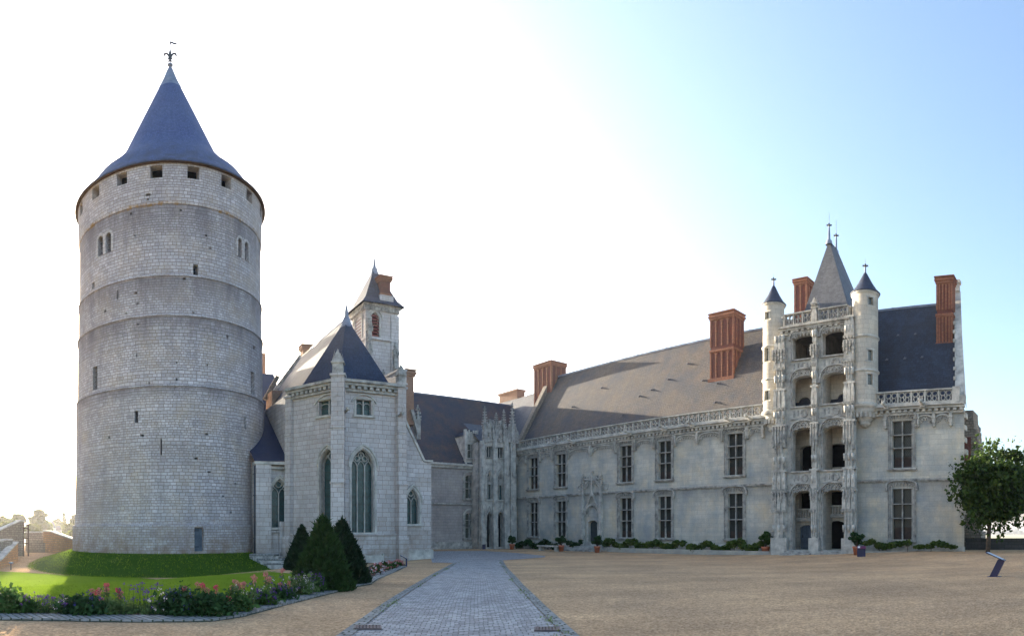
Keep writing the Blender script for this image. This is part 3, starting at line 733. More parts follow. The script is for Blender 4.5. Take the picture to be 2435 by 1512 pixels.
# dark room behind the openings
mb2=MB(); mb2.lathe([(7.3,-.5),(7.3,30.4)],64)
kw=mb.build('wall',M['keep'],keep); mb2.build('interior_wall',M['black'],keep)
mb=MB()
for z,r in ((1.9,8.86),(12.9,8.56),(18.45,8.46),(21.6,8.37)):
    mb.lathe([(r-.1,z-.16),(r+.05,z-.1),(r+.07,z+.05),(r-.12,z+.16)],120)
mb.build('string_course',M['keep'],keep)
mb=MB(); prof=[(8.50,30.45),(8.72,30.42),(8.70,30.55),(8.2,31.0),(7.55,31.75),(6.85,32.7),(5.65,33.75),(4.45,35.1),(3.85,36.3),(.95,42.25)]
mb.lathe(prof,96); kr=mb.build('roof',M['slateblue'],keep)
mb=MB(); mb.lathe([(1.62,40.3),(1.64,40.32),(1.02,42.2),(.98,42.2)],48); mb.build('lead_band',M['lead'],kr)
mb=MB(); mb.lathe([(8.42,30.38),(8.66,30.36),(8.70,30.41),(8.5,30.44)],96); mb.build('eaves_board',M['wood'],kr)
mb=MB(); mb.lathe([(1.0,42.2),(.62,43.0),(.28,43.85),(.12,44.15)],24); mb.lathe([(.12,44.15),(.26,44.25),(.26,44.36),(.1,44.46),(.05,44.6),(.04,44.8)],16); mb.build('lead_cap',M['lead'],kr)
mb=MB(); z=0.
mb.tube((0,0,z-.5),(0,0,z+3.0),.08,.07,6)
mb.lathe([(.03,z+.25),(.2,z+.9),(.16,z+1.2),(.02,z+1.75)],8)
for sx in (-1,1):
    pts=[(0,z+.1),(sx*.14,z+.65),(sx*.42,z+1.05),(sx*.72,z+.95),(sx*.78,z+.7)]
    mb.bar(pts,.2,-.06,.06); mb.bar([(0,z+.1),(sx*.25,z-.1),(sx*.3,z+.05)],.1,-.05,.05)
mb.box(-.3,.3,-.08,.08,z+.25,z+.38)
mb.bar([(-.02,z+2.5),(.3,z+2.55),(.5,z+2.4),(.85,z+2.42)],.22,-.02,.02)
mb.v=[(v[0]*.72,v[1]*1.,44.7+v[2]*.66) for v in mb.v]; mb.build('weather_vane',M['iron'],kr)
mb=MB(); a=[(door_op['a']/R0,door_op['b']/R0)][0]; rr=8.62
P=[(rr*math.sin(t),-rr*math.cos(t)) for t in a]
def arcbox(mb,a0,a1,r0,r1,z0,z1,n=3):
    for i in range(n):
        t0=a0+(a1-a0)*i/n; t1=a0+(a1-a0)*(i+1)/n
        poly=[(r1*math.sin(t0),-r1*math.cos(t0)),(r1*math.sin(t1),-r1*math.cos(t1)),(r0*math.sin(t1),-r0*math.cos(t1)),(r0*math.sin(t0),-r0*math.cos(t0))]
        mb.slab(poly,z0,z1)
arcbox(mb,a[0],a[1],8.55,8.66,door_op['z0'],door_op['z1'],1)
for i in range(1,5): t=a[0]+(a[1]-a[0])*i/5; arcbox(mb,t-.0015,t+.0015,8.66,8.68,door_op['z0'],door_op['z1'],1)
d=mb.build('door',M['doorblue'],keep)
mb=MB(); t=a[1]-.012; 
for z in (door_op['z0']+.35,door_op['z1']-.35): arcbox(mb,a[0],a[0]+.05,8.66,8.69,z-.04,z+.04,1)
mb.build('hinge',M['iron'],d)
for (x0,y0,x1,y1,k) in slots[:5]+slots[7:10]:
    o=kop(x0,y0,x1,y1,k); mb=MB(); p0,p1=o['a']/R0,o['b']/R0; pm=(p0+p1)/2; r=KR(o['z0'])-.25
    mb.tube((r*math.sin(pm),-r*math.cos(pm),o['z0']),(r*math.sin(pm),-r*math.cos(pm),o['z1']),.025)
    z=o['z0']+.35
    while z<o['z1']: mb.tube((r*math.sin(p0),-r*math.cos(p0),z),(r*math.sin(p1),-r*math.cos(p1),z),.022); z+=.4
    mb.build('window_grille',M['iron'],keep)
# dressed jambs and hoods round the paired upper windows
mb=MB()
for (x0,y0,x1,y1,k) in slots[:4]:
    o=kop(x0,y0,x1,y1,k); C=arch(o['a']-.14,o['b']+.14,o['zs'],o['z1']+.16,'round',6); L=[(o['a']-.14,o['z0'])]+C+[(o['b']+.14,o['z0'])]
    t=MB(); t.bar(L,.2,-.05,.05)
    for f in range(len(t.f)):
        pts=[t.v[i] for i in t.f[f]]; mb.face([((KR(p[2])-p[1])*math.sin(p[0]/R0),-(KR(p[2])-p[1])*math.cos(p[0]/R0),p[2]) for p in pts],uv=[(p[0],p[2]) for p in pts])
mb.build('window_surround',M['ashlar'],keep)

# ---------------------------------------------------------------- chapel
TB=-.6474
FC=frame_D(TB,38.05,16.95)          # origin: middle of the apse front, x to the right, y away
chapel=thing('chapel','pale ashlar chapel with a polygonal apse, pointed windows and blue slate roof','chapel',(*FC.o,0),FC.a)
GZ0=-.9; CZ=11.35
mb=MB()
wx0,wx1=FC.s(836.6),FC.s(890); wz0=FC.z(863,1266); wzs=FC.z(863,1111); wz1=FC.z(863,1067)
ux0,ux1=FC.s(847.7),FC.s(883.3); uz0=FC.z(865,987.6); uz1=FC.z(865,951)
wall(mb,-2.25,2.25,GZ0,CZ,[OP(wx0,wx1,wz0,wz1,'point',wzs,.5),OP(ux0,ux1,uz0,uz1,'rect',None,.35)])
mb.build('apse_wall',M['ashlar'],chapel)
gothic_window(chapel,wx0,wx1,wz0,wzs,wz1,3,0,.5)
def clerestory(par,a,b,z0,z1,loc=(0,0,0),rz=0):
    mb=MB(); L=[(a-.12,z0),(a-.12,z1+.1),(b+.12,z1+.1),(b+.12,z0)]; mb.bar(L,.13,-.05,.1)
    mb.bar(arch(a-.36,b+.36,z1-.2,z1+.36,'seg',6),.09,-.10,.03); c=(a+b)/2
    mb.box(c-.04,c+.04,.12,.26,z0,z1); mb.box(a-.25,b+.25,-.12,.1,z0-.14,z0-.002)
    for x0,x1 in ((a,c),(c,b)): mb.bar(arch(x0+.04,x1-.04,z1-.38,z1-.2,'round',4),.035,.15,.24)
    w=mb.build('window',M['carvedlite'],par,loc,rz); 
    bb=MB(); bb.box(a,b,.262,.285,(z0+z1)/2-.03,(z0+z1)/2+.03); bb.build('muntin',M['iron'],w)
    pane(a,b,z0,z1,.33).build('glass',M['glass'],w)
clerestory(chapel,ux0,ux1,uz0,uz1)
# slanted left face
A_=FC.w(-4.35,3.95); B_=FC.w(-2.25,0); ang=math.atan2(B_[1]-A_[1],B_[0]-A_[0]); LS=math.dist(A_,B_)
FS=Frame(A_[0],A_[1],ang); (lx,ly),lr=rel(FC,FS); LOC=(lx,ly,0)
mb=MB(); a,b=FS.s(760.6),FS.s(760.6)+1.45; sz0=FS.z(780,1262); szs=FS.z(780,1106); sz1=FS.z(780,1085)
a2,b2=a-.1,a+1.55; vz0=FS.z(775,987.5); vz1=FS.z(775,951.5)
wall(mb,0,LS,GZ0,CZ,[OP(a,b,sz0,sz1+.5,'point',szs,.5),OP(a2,b2,vz0,vz1,'rect',None,.35)])
mb.build('apse_wall',M['ashlar'],chapel,LOC,lr)
gothic_window(chapel,a,b,sz0,szs,sz1+.5,2,0,.5,loc=LOC,rz=lr); clerestory(chapel,a2,b2,vz0,vz1,LOC,lr)
# right slanted face and nave side walls
mb=MB(); mb.slab([(2.25,.02),(4.35,3.95),(4.35,11),(5.35,11),(5.35,26),(-4.35,26),(-4.35,3.95),(-4.33,3.97),(4.3,3.97)],GZ0,CZ-.02) ; mb.build('nave_wall',M['ashlar'],chapel)  # unseen jog on the right is added to block sun beside the belfry
# plinth
mb=MB(); pz=FC.z(870,1274)
mb.slab([(-4.6,3.9),(-2.42,-.22),(2.42,-.22),(3.2,1.4),(-3,4)],GZ0,pz); mb.slab([(-4.66,3.9),(-2.46,-.3),(2.46,-.3),(3.2,1.4),(-3,4)],pz,pz+.12)
mb.build('plinth',M['ashlar'],chapel)
# cornice
mb=MB()
cornice(mb,-2.45,2.45,CZ+.12,0,.75,.5); mb.build('cornice',M['carved'],chapel)
mb=MB(); cornice(mb,-.1,LS+.1,CZ+.12,0,.75,.5); mb.build('cornice',M['carved'],chapel,LOC,lr)
# buttresses
def buttress(x,y,w,d,z1,ang=0,pin=None,name='buttress',set_=(4.6,8.2)):
    mb=MB(); h=w/2
    mb.box(-h-.06,h+.06,-d-.12,.3,GZ0,1.1); mb.box(-h,h,-d,.3,1.1,set_[0]); mb.box(-h-.05,h+.05,-d-.06,.3,set_[0],set_[0]+.12)
    mb.box(-h,h,-d*.85,.3,set_[0]+.12,set_[1]); mb.box(-h-.05,h+.05,-d*.85-.06,.3,set_[1],set_[1]+.12); mb.box(-h,h,-d*.72,.3,set_[1]+.12,z1)
    mb.box(-h-.08,h+.08,-d*.72-.08,.3,z1,z1+.14)
    mb.bar(arch(-h*.6,h*.6,z1-1.6,z1-1.2,'point',4),.06,-d*.72-.04,-d*.72+.01); mb.box(-.03,.03,-d*.72-.04,-d*.72,set_[1]+1.,z1-1.2)
    o=mb.build(name,M['ashlar'],chapel,(x,y,0),ang)
    if pin:
        p=MB(); pinnacle(p,0,-d*.3,z1+.14,pin,w*.8,.5,3); p.build('pinnacle',M['carved'],o)
    return o
bx=FC.s(802,-.6)
buttress(-2.25,0,.86,.75,CZ+.25,-.48,FC.z(802,834,-.4))
buttress(2.22,0,.62,.55,CZ+.1,.0,FC.z(935,872,0))
buttress(-4.35,3.95,.55,.35,CZ-.5,-1.1)
mb=MB()    # gargoyles
for x in (-1.9,2.0,):
    mb.tube((x,-.1,9.3),(x,-.75,9.4),.13,.08,6); mb.box(x-.1,x+.1,-.95,-.7,9.33,9.52)
mb.build('gargoyle',M['carved'],chapel)
# roof: polygonal end and ridge running back
rz1=17.1; ap=(0,4.2,rz1); RB_=(-2.0,.75,CZ+.05); RD_=(2.05,.75,CZ+.05); RL_=(-3.75,4.0,CZ+.05); RR_=(3.75,4.0,CZ+.05)
mb=MB()
mb.face([RB_,RD_,ap]); mb.face([RL_,RB_,ap]); mb.face([RD_,RR_,ap])
mb.face([(-4.0,15.5,CZ),RL_,ap,(0,15.5,rz1)]); mb.face([RR_,(4.0,15.5,CZ),(0,15.5,rz1),ap])
rf=mb.build('roof',M['slatechapel'],chapel)
mb=MB(); mb.lathe([(.5,rz1-.75),(.28,rz1-.1),(.14,rz1+.15),(.16,rz1+.3),(.1,rz1+.7),(.02,rz1+1.0)],8,0,4.2); mb.tube((0,4.2,rz1-.05),(0,15.5,rz1-.05),.1,.1,6); mb.build('lead_finial',M['lead'],rf)
# gable copings and rear nave
mb=MB()
for yy in (15.5,):
    mb.prism([(-4.6,CZ-.2),(0,rz1+.35),(4.6,CZ-.2)],yy,yy+.45)
mb.build('gable_coping',M['carved'],chapel)
mb=MB(); mb.face([(-4.0,24,CZ-.6),(-4.0,15.95,CZ-.6),(0,15.95,rz1-.8),(0,24,rz1-.8)]); mb.face([(4.0,15.95,CZ-.6),(4.0,24,CZ-.6),(0,24,rz1-.8),(0,15.95,rz1-.8)]); mb.face([(4,24,CZ-.6),(-4,24,CZ-.6),(0,24,rz1-.8)]); mb.build('roof',M['slatechapel'],chapel)
chimney(rf,FC.s(720,16.2),FC.s(749,16.2),16.2,17.2,14.5,FC.z(735,819,16.2),'brickpale',0,1,.3)
# left side chapel
yF=42.6-38.05; fx0,fx1=FC.s(607,yF),-4.35; FZ=FC.z(650,1099,yF)
g0,g1=FC.s(646,yF),FC.s(683.7,yF); gz0,gzs,gz1=FC.z(665,1254,yF),FC.z(665,1177,yF),FC.z(665,1138.5,yF)
mb=MB(); wall(mb,fx0,fx1,GZ0,FZ-.1,[OP(g0,g1,gz0,gz1,'point',gzs,.4)],y=yF); 
mb.face([(fx0,yF+3.5,GZ0),(fx0,yF,GZ0),(fx0,yF,FZ),(fx0,yF+3.5,FZ)]); mb.build('side_chapel_wall',M['ashlar'],chapel)
gothic_window(chapel,g0,g1,gz0,gzs,gz1,2,yF,.4)
mb=MB(); mb.box(fx0-.03,FC.s(642,yF),yF-.35,yF+.2,GZ0,FZ-.2); mb.box(fx0-.1,fx1+.02,yF-.2,yF+.1,FC.z(650,1262,yF)-.1,FC.z(650,1262,yF)); mb.box(fx0-.2,fx1,yF-.25,yF+.1,GZ0,-.05); mb.build('buttress',M['ashlar'],chapel)
mb=MB(); mb.box(fx0-.15,fx1-.02,yF-.42,yF+.1,FZ-.2,FZ); mb.box(fx0-.05,fx1-.02,yF-.22,yF+.1,FZ-.5,FZ-.32); mb.build('cornice',M['carvedlite'],chapel)
mb=MB(); mb.box(fx1-.7,fx1+.02,yF-.25,yF+.05,GZ0,2.2); mb.build('buttress',M['ashlar'],chapel)
mb=MB(); zt=12.0
ym_,zm_,ye_,ze_=yF+.9,FZ+.75,12.4,FC.z(665,962,12.4)
mb.face([(fx0-.15,yF-.4,FZ+.01),(fx1,yF-.4,FZ+.01),(fx1,ym_,zm_),(fx0-.15,ym_,zm_)])
mb.face([(fx0-.15,ym_,zm_),(fx1,ym_,zm_),(fx1,ye_,ze_),(fx0-.15,ye_,ze_)]); mb.build('side_chapel_roof',M['slatenavy'],chapel)
mb=MB(); dx=FC.s(606.5,yF-.25); mb.tube((dx,yF-.2,FZ-.3),(dx,yF-.2,-.4),.07,.07,8)
for z in (1,2.5,4,5.5): mb.box(dx-.1,dx+.1,yF-.3,yF-.05,z,z+.06)
mb.build('drainpipe',M['iron'],chapel)
# brick stack and blocks behind the side chapel
mb=MB(); yb=11.5; mb.box(FC.s(647,yb),FC.s(684,yb),yb,yb+2,FC.z(665,973,yb),FC.z(665,929,yb)); mb.build('brick_turret',M['brickpale'],chapel)
mb=MB(); yb=26; mb.box(FC.s(600,yb),FC.s(632.5,yb),yb,yb+1.5,5,FC.z(631,840,yb)); mb.build('rear_chimney',M['brickpale'],chapel)
mb=MB(); yb=15; x0,x1=FC.s(600,yb),FC.s(672,yb); z0=FC.z(640,962,yb); z1=FC.z(640,889,yb+3)
mb.face([(x0,yb,z0),(x1,yb,z0),(x1,yb+3,z1),(x0,yb+3,z1)]); mb.face([(x1,yb,z0),(x1,yb+6,z0),(x1,yb+3,z1)]); mb.box(x0,x1,yb+.05,yb+6,4,z0-.01); mb.build('rear_roof',M['slateblue'],chapel)
mb=MB(); yb=13.0; mb.bar([(FC.s(631,yb),FC.z(631,949,yb)),(FC.s(662,yb),FC.z(662,894,yb))],.35,yb,yb+.4); mb.build('gable_coping',M['rubble'],chapel)
# right side chapel with its half gable
yE=.15; ex0,ex1=2.35,FC.s(1025.4,yE); ez=FC.z(1020,1099,yE); ex_=FC.s(1008,yE)
h0,h1=FC.s(966.4,yE),FC.s(996.5,yE); hz0,hzs,hz1=FC.z(982,1245.6,yE),FC.z(982,1196,yE),FC.z(982,1161.8,yE)
mb=MB(); wall(mb,ex0,ex1,GZ0,ez,[OP(h0,h1,hz0,hz1,'point',hzs,.4)],y=yE)
ztop=FC.z(949,974,yE)
mb.face([(ex0,yE,ez),(ex_,yE,ez),(ex0,yE,ztop)],uv=[(ex0,ez),(ex_,ez),(ex0,ztop)])
mb.face([(ex1,yE,GZ0),(ex1,yE+9,GZ0),(ex1,yE+9,ez),(ex1,yE,ez)]); mb.build('side_chapel_wall',M['ashlar'],chapel)
gothic_window(chapel,h0,h1,hz0,hzs,hz1,2,yE,.4)
mb=MB(); mb.bar([(ex0-.05,ztop+.05),(ex_,ez+.08),(ex1+.1,ez+.08)],.16,yE-.1,yE+.5); mb.box(ex0,ex1+.1,yE-.14,yE+.1,GZ0,FC.z(985,1308,yE)); mb.build('gable_coping',M['carvedlite'],chapel)
mb=MB(); mb.face([(ex1,yE+.4,ez-.1),(ex1,yE+9,ez-.1),(ex0,yE+9,ztop),(ex0,yE+.4,ztop)]); mb.build('side_chapel_roof',M['slatechapel'],chapel)
# stair turret block between apse and belfry, with pale brick chimney
mb=MB(); yt=2.2; mb.box(FC.s(948,yt),FC.s(966.5,yt),yt,yt+2.4,4,FC.z(957,882,yt)); 
zt_=FC.z(957,882,yt); mb.box(FC.s(946,yt),FC.s(968.5,yt),yt-.1,yt+2.5,zt_-1.3,zt_-1.15); mb.box(FC.s(947,yt),FC.s(967.5,yt),yt-.06,yt+2.46,zt_,zt_+.12); mb.build('stair_block',M['ashlar'],chapel)
mb=MB(); yt=6.0; chimney(rf,FC.s(966.5,yt),FC.s(986.5,yt),yt,yt+1.2,FC.z(976,1010,yt),FC.z(976,878,yt),'brickpale',0,1,.35)
mb=MB(); x=FC.s(984,yt+.3); pinnacle(mb,x+.2,yt,FC.z(984,1044,yt),FC.z(984,965,yt),.35,.6,3); mb.bar([(x-.4,FC.z(980,975,yt)),(x+.25,FC.z(990,1035,yt))],.25,yt-.2,yt+.3); mb.build('flying_buttress',M['carved'],chapel)

# ---------------------------------------------------------------- bell tower
FBt=frame_D(TB,50.0,0)
bx0,bx1=FBt.s(869.5),FBt.s(945.5); bcx=(bx0+bx1)/2; bell=thing('bell_tower','square stone bell tower with red louvres and steep slate spire behind the chapel','tower',(*FBt.w(bcx,0),0),FBt.a)
hw=(bx1-bx0)/2; BZ=FBt.z(870,722); dep=3.2
l0,l1=FBt.s(881.5)-bcx,FBt.s(901.5)-bcx; lz0,lz1=FBt.z(891,800),FBt.z(891,742)
mb=MB(); wall(mb,-hw,hw,0,BZ,[OP(l0,l1,lz0,lz1,'point',lz1-.65,.35)]); mb.box(-hw+.02,hw,.4,dep,0,BZ-.02)
mb.box(hw-.7,hw+.1,-.12,.3,0,BZ-.7); mb.box(-hw-.05,-hw+.55,-.1,.3,0,BZ-1.1); mb.box(hw-1.6,hw+.1,-.14,.2,lz0+2.6,lz0+2.75)
mb.box(-hw-.08,hw+.12,-.16,dep+.1,lz0-.28,lz0-.1)
w=mb.build('wall',M['ashlar'],bell)
mb=MB(); wall(mb,0,dep,5,BZ,[OP(.85,dep-.85,lz0,lz1,'point',lz1-.65,.35)]); mb.build('wall',M['ashlar'],bell,(-hw,dep,0),-math.pi/2)
def louvres(a,b,z0,z1,loc=(0,0,0),rz=0):
    mb=MB(); z=z0+.05; C=arch(a,b,z1-.65,z1,'point',8)
    while z<z1-.12:
        e=0
        if z>z1-.65: 
            t=(z-(z1-.65))/.65; e=(b-a)/2*t*t*.75
        P=[(a+e,.02,z),(b-e,.02,z),(b-e,.26,z+.24),(a+e,.26,z+.24)]; mb.face(P); mb.face([(p[0],p[1],p[2]-.04) for p in P][::-1]); mb.box(a+e,b-e,0,.03,z-.05,z); z+=.29
    o=mb.build('louvre',M['louvre'],bell,loc,rz)
    pane(a,b,z0,z1,.33,'point',z1-.65).build('dark_opening',M['black'],o)
    m2=MB(); m2.bar([(a-.08,z0)]+arch(a-.08,b+.08,z1-.65,z1+.1,'point',8)+[(b+.08,z0)],.12,-.06,.1); m2.bar(arch(a-.3,b+.3,z1-.6,z1+.35,'point',8),.1,-.1,.03); m2.build('opening_surround',M['carvedlite'],bell,loc,rz)
louvres(l0,l1,lz0,lz1); louvres(.85,dep-.85,lz0,lz1,(-hw,dep,0),-math.pi/2)
mb=MB(); mb.box(-hw-.25,hw+.25,-.25,dep+.25,BZ-.15,BZ+.05); mb.box(-hw-.13,hw+.13,-.13,dep+.13,BZ-.5,BZ-.17); 
n=9
for i in range(n): x=-hw+(2*hw)*(i+.5)/n; mb.box(x-.1,x+.1,-.24,-.12,BZ-.45,BZ-.18); mb.box(-hw-.24,-hw-.12,dep*(i+.5)/n-.1,dep*(i+.5)/n+.1,BZ-.45,BZ-.18)
mb.build('cornice',M['carved'],bell)
mb=MB()
for x,z in ((-hw+.25,BZ-1.1),(-hw+.25,lz0-.3),(hw-.35,lz0-.5),(hw-.35,lz0-2.8),(-hw+1.6,lz0-3.)):
    pinnacle(mb,x,-.25,z-2.2,z,.3,.45,4)
    for k in range(7): mb.box(x-.3+random.random()*.5,x-.1+random.random()*.5,-.35,-.1,z-1.4+random.random()*.9,z-1.2+random.random()*.9)
mb.build('pinnacle',M['carved'],bell)
mb=MB(); hip_faces(mb,-hw-.5,hw+.5,-.5,dep+.5,BZ+.05,0,0,dep/2,FBt.z(884,634,dep/2),flare=.09); br=mb.build('roof',M['slatechapel'],bell)
zA=FBt.z(884,634,dep/2); mb=MB(); mb.lathe([(.42,zA-.75),(.30,zA-.3),(.34,zA-.2),(.16,zA-.05),(.12,zA+.3),(.02,zA+.95)],6,0,dep/2); mb.tube((0,dep/2,zA+.8),(0,dep/2,zA+1.5),.015); mb.build('lead_finial',M['lead'],br)
c0,c1=FBt.s(902.6,.2)-bcx,FBt.s(928,.2)-bcx
chimney(br,c0,c1,.0,1.1,FBt.z(915,705),FBt.z(915,655),'brick',0,1,.3)
mb=MB(); mb.box(c0-.1,c1+.15,-.15,1.3,BZ-.2,FBt.z(915,703)); mb.build('chimney_base',M['ashlar'],br)
# ---------------------------------------------------------------- windows of the wings
def cross_window(par,c,w,z0,z1,y=0,cols=2,rows=(.42,.70),glass='glasswing',hood='lace',mat='carved',loc=(0,0,0),rz=0,depth=.42,shut=.0,jamb=.42):
    a,b=c-w/2,c+w/2; mb=MB()
    for i,(e,yy) in enumerate(((.045,-.03),(.17,-.07),(.29,-.11))):
        t=.07; x0,x1=a-e,b+e
        mb.box(x0-t/2,x0+t/2,y+yy,y+.06,z0-.12,z1+e); mb.box(x1-t/2,x1+t/2,y+yy,y+.06,z0-.12,z1+e)
    mb.box(a-.38,b+.38,y-.2,y+.06,z0-.16,z0-.04); mb.box(a-.33,b+.33,y-.12,y+.06,z0-.24,z0-.163)
    o=mb.build('window',M[mat],par,loc,rz)
    mu=MB(); ym=y+.12; zz=[z0+(z1-z0)*r for r in rows]
    for i in range(1,cols): x=a+w*i/cols; mu.box(x-.042,x+.042,ym-.04,ym+.12,z0,z1)
    for z in zz: mu.box(a-.02,b+.02,ym-.04,ym+.12,z-.036,z+.036); mu.box(a-.28,b+.28,y-.10,y-.02,z-.022,z+.022)
    mu.build('mullion',M['carved'],o)
    pane(a,b,z0,z1,y+depth-.1).build('glass',M[glass],o)
    if shut:
        s=MB(); 
        for i in range(cols): s.box(a+w*i/cols+.09,a+w*(i+1)/cols-.09,y+depth-.16,y+depth-.12,z0+.03,z0+(z1-z0)*shut)
        s.build('inner_shutter',M['shutter'],o)
    if hood:
        h=MB(); C=arch(a-.42,b+.42,z1+.12,z1+.62,'basket',6)
        h.bar(C,.13,y-.22,y+.02); lace(h,C,.36,y-.12,y-.03,size=.13,w=.045)
        h.box(a-.5,a-.34,y-.2,y+.02,z1-.12,z1+.12); h.box(b+.34,b+.5,y-.2,y+.02,z1-.12,z1+.12)
        h.build('hood_tracery',M[mat],o)
    return o

# ---------------------------------------------------------------- main wing on the right
T0=.9226; FR=frame_D(T0,42.2,-30.0)
palace=thing('palace_wing','long two storey pale stone palace wing with carved balustrade and steep brown roof','palace',(*FR.w(0,0),0),FR.a)
PZ=10.40; BTOP=11.36; RZ=19.35; RD=5.5; G0=-1.2
sL=FR.s(1229); sT0=FR.s(1843); sT1=FR.s(2040); sR=FR.s(2293)
LOW=(.92,4.52); UPP=(6.02,9.33); STR=5.15
def wc(x0,x1): return (FR.s(x0,.1)+FR.s(x1,.1))/2
WINS=[wc(1259,1281.5),wc(1323,1348.5),wc(1475,1504.5),wc(1566,1598.5),wc(1731,1768.5)]; WR=wc(2122,2170)
WW=1.42
def wop(c,z): return OP(c-WW/2,c+WW/2,z[0],z[1],'rect',None,.42)
dA,dB=FR.s(1399.5),FR.s(1421); dZ=FR.z(1410,1238)
ops=[wop(c,z) for c in WINS for z in (LOW,UPP)]+[OP(dA,dB,.05,dZ,'seg',dZ-.25,.45)]
mb=MB(); wall(mb,FR.s(1196),sT0+.8,G0,PZ,ops); mb.build('wall',M['wing'],palace)
mb=MB(); wall(mb,sT1-.8,sR,G0,PZ,[wop(WR,LOW),wop(WR,UPP)])
eN=lambda n:sR-n*.26
mb.face([(sR,0,G0),(eN(11),11,G0),(eN(11),11,PZ),(sR,0,PZ)]); 
mb.face([(sR,0,PZ),(eN(11),11,PZ),(eN(RD),RD,RZ+.6)],uv=[(0,PZ),(11,PZ),(5.5,RZ)])
mb.face([(sL,11,G0),(eN(11),11,G0),(eN(11),11,PZ),(sL,11,PZ)][::-1]); mb.build('wall',M['wing'],palace)
for i,c in enumerate(WINS):
    cross_window(palace,c,WW,*LOW,shut=.16 if i>1 else 0); cross_window(palace,c,WW,*UPP,shut=.2)
cross_window(palace,WR,WW,*LOW,shut=.24); cross_window(palace,WR,WW,*UPP,shut=.24)
mb=MB()
for a,b in ((sL,sT0+.5),(sT1-.5,sR+.06)):
    mb.box(a,b,-.14,.03,STR-.07,STR+.07); mb.box(a,b,-.07,.03,STR-.15,STR-.072)
mb.build('string_course',M['carved'],palace)
mb=MB()
for a,b in ((sL,sT0+.5),(sT1-.5,sR+.05)):
    mb.box(a,b,-.16,.02,G0,.35); mb.box(a,b,-.1,.02,.352,.43)
mb.build('plinth',M['carvedlite'],palace)
mb=MB()
for a,b in ((sL-.1,sT0+.5),(sT1-.5,sR+.05)): cornice(mb,a,b,PZ+.03,0,.72,.5)
# blind cusped arches hanging under the cornice between the windows
allw=sorted(WINS)
segs=[]
edges=[sL+.2]+[q for c in allw for q in (c-WW/2-.55,c+WW/2+.55)]+[sT0-1.0]
for i in range(0,len(edges),2):
    a,b=edges[i],edges[i+1]
    if b-a<.8: continue
    n=max(1,round((b-a)/2.6))
    for k in range(n): segs.append((a+(b-a)*k/n,a+(b-a)*(k+1)/n))
segs += [(FR.s(2180),FR.s(2222)),(FR.s(2222),FR.s(2262))]
for a,b in segs:
    C=arch(a+.08,b-.08,PZ-1.35,PZ-.78,'basket',6); mb.bar(C,.1,-.16,.02); lace(mb,C,.3,-.1,.0,size=.13,w=.05)
for x in sorted({round(q,3) for s in segs for q in s}|{round(c+sg*(WW/2+.48),3) for c in WINS+[WR] for sg in (-1,1)}):
    mb.box(x-.1,x+.1,-.3,.02,PZ-1.4,PZ-.72); mb.box(x-.15,x+.15,-.34,.02,PZ-1.02,PZ-.9); mb.box(x-.07,x+.07,-.24,.02,PZ-1.62,PZ-1.4); mb.box(x-.13,x+.13,-.28,.0,PZ-1.55,PZ-1.48)
mb.build('cornice',M['carvedlite'],palace)
mb=MB(); tl=FR.s(1811); balustrade(mb,sL-.05,tl+.4,PZ+.05,BTOP,-.34,.16,1.02); mb.build('balustrade',M['carvedlite'],palace)
mb=MB(); balustrade(mb,FR.s(2076),sR-.75,PZ+.05,BTOP+.02,-.34,.16,1.02); mb.box(sR-.75,sR-.25,-.42,.1,PZ+.05,BTOP+.1); mb.build('balustrade',M['carvedlite'],palace)
def gargoyle(x,mat='carved'):
    g=MB(); g.tube((x,-.3,PZ-.15),(x-.1,-1.15,PZ-.02),.15,.09,8); g.tube((x-.1,-1.1,PZ+.02),(x-.12,-1.42,PZ-.02),.14,.07,8)
    g.box(x-.22,x-.14,-1.3,-1.2,PZ+.06,PZ+.2); g.box(x-.06,x+.02,-1.3,-1.2,PZ+.06,PZ+.2); g.box(x-.25,x+.05,-.7,-.45,PZ-.3,PZ-.1); g.build('gargoyle',M['carvedlite'],palace)
for px in (1318,1364,1500,1582,1648,1738,1786,2110,2197): gargoyle(FR.s(px,-.6))
# roofs
rl=sL-.4
mb=MB()
y0,zE=.35,PZ+.35
mb.face([(rl,y0,zE),(sT0+1.2,y0,zE),(sT0+1.2,RD,RZ),(rl,RD,RZ)]); mb.face([(sT0+1.2,11,PZ),(rl,11,PZ),(rl,RD,RZ),(sT0+1.2,RD,RZ)])
mb.box(rl,sT0+1.2,-.02,10.9,PZ-.3,PZ+.02)
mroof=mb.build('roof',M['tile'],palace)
mb=MB(); mb.face([(sT1-1.2,y0,zE),(sR-.65,y0,zE),(eN(RD)-.5,RD,RZ),(sT1-1.2,RD,RZ)]); mb.face([(eN(11),11,PZ),(sT1-1.2,11,PZ),(sT1-1.2,RD,RZ),(eN(RD)-.3,RD,RZ)])
mb.face([(sT0,11,PZ),(sT1,11,PZ),(sT1,RD,RZ),(sT0,RD,RZ)][::-1]); mb.face([(sT0+1.2,y0,zE),(sT1-1.2,y0,zE),(sT1-1.2,RD,RZ),(sT0+1.2,RD,RZ)])
mb.box(sT0+1.21,sR-.7,.0,10.9,PZ-.3,PZ+.02)
droof=mb.build('roof',M['slatedark'],palace); droof['label']='dark blue slate roof of the right end'
mb=MB(); mb.box(rl,eN(RD)-.5,RD-.09,RD+.09,RZ-.08,RZ+.1)
k=0
while rl+k<sR-2: mb.box(rl+k,rl+k+.05,RD-.11,RD+.11,RZ-.06,RZ+.14); k+=1.9
mb.build('lead_ridge',M['lead'],mroof)
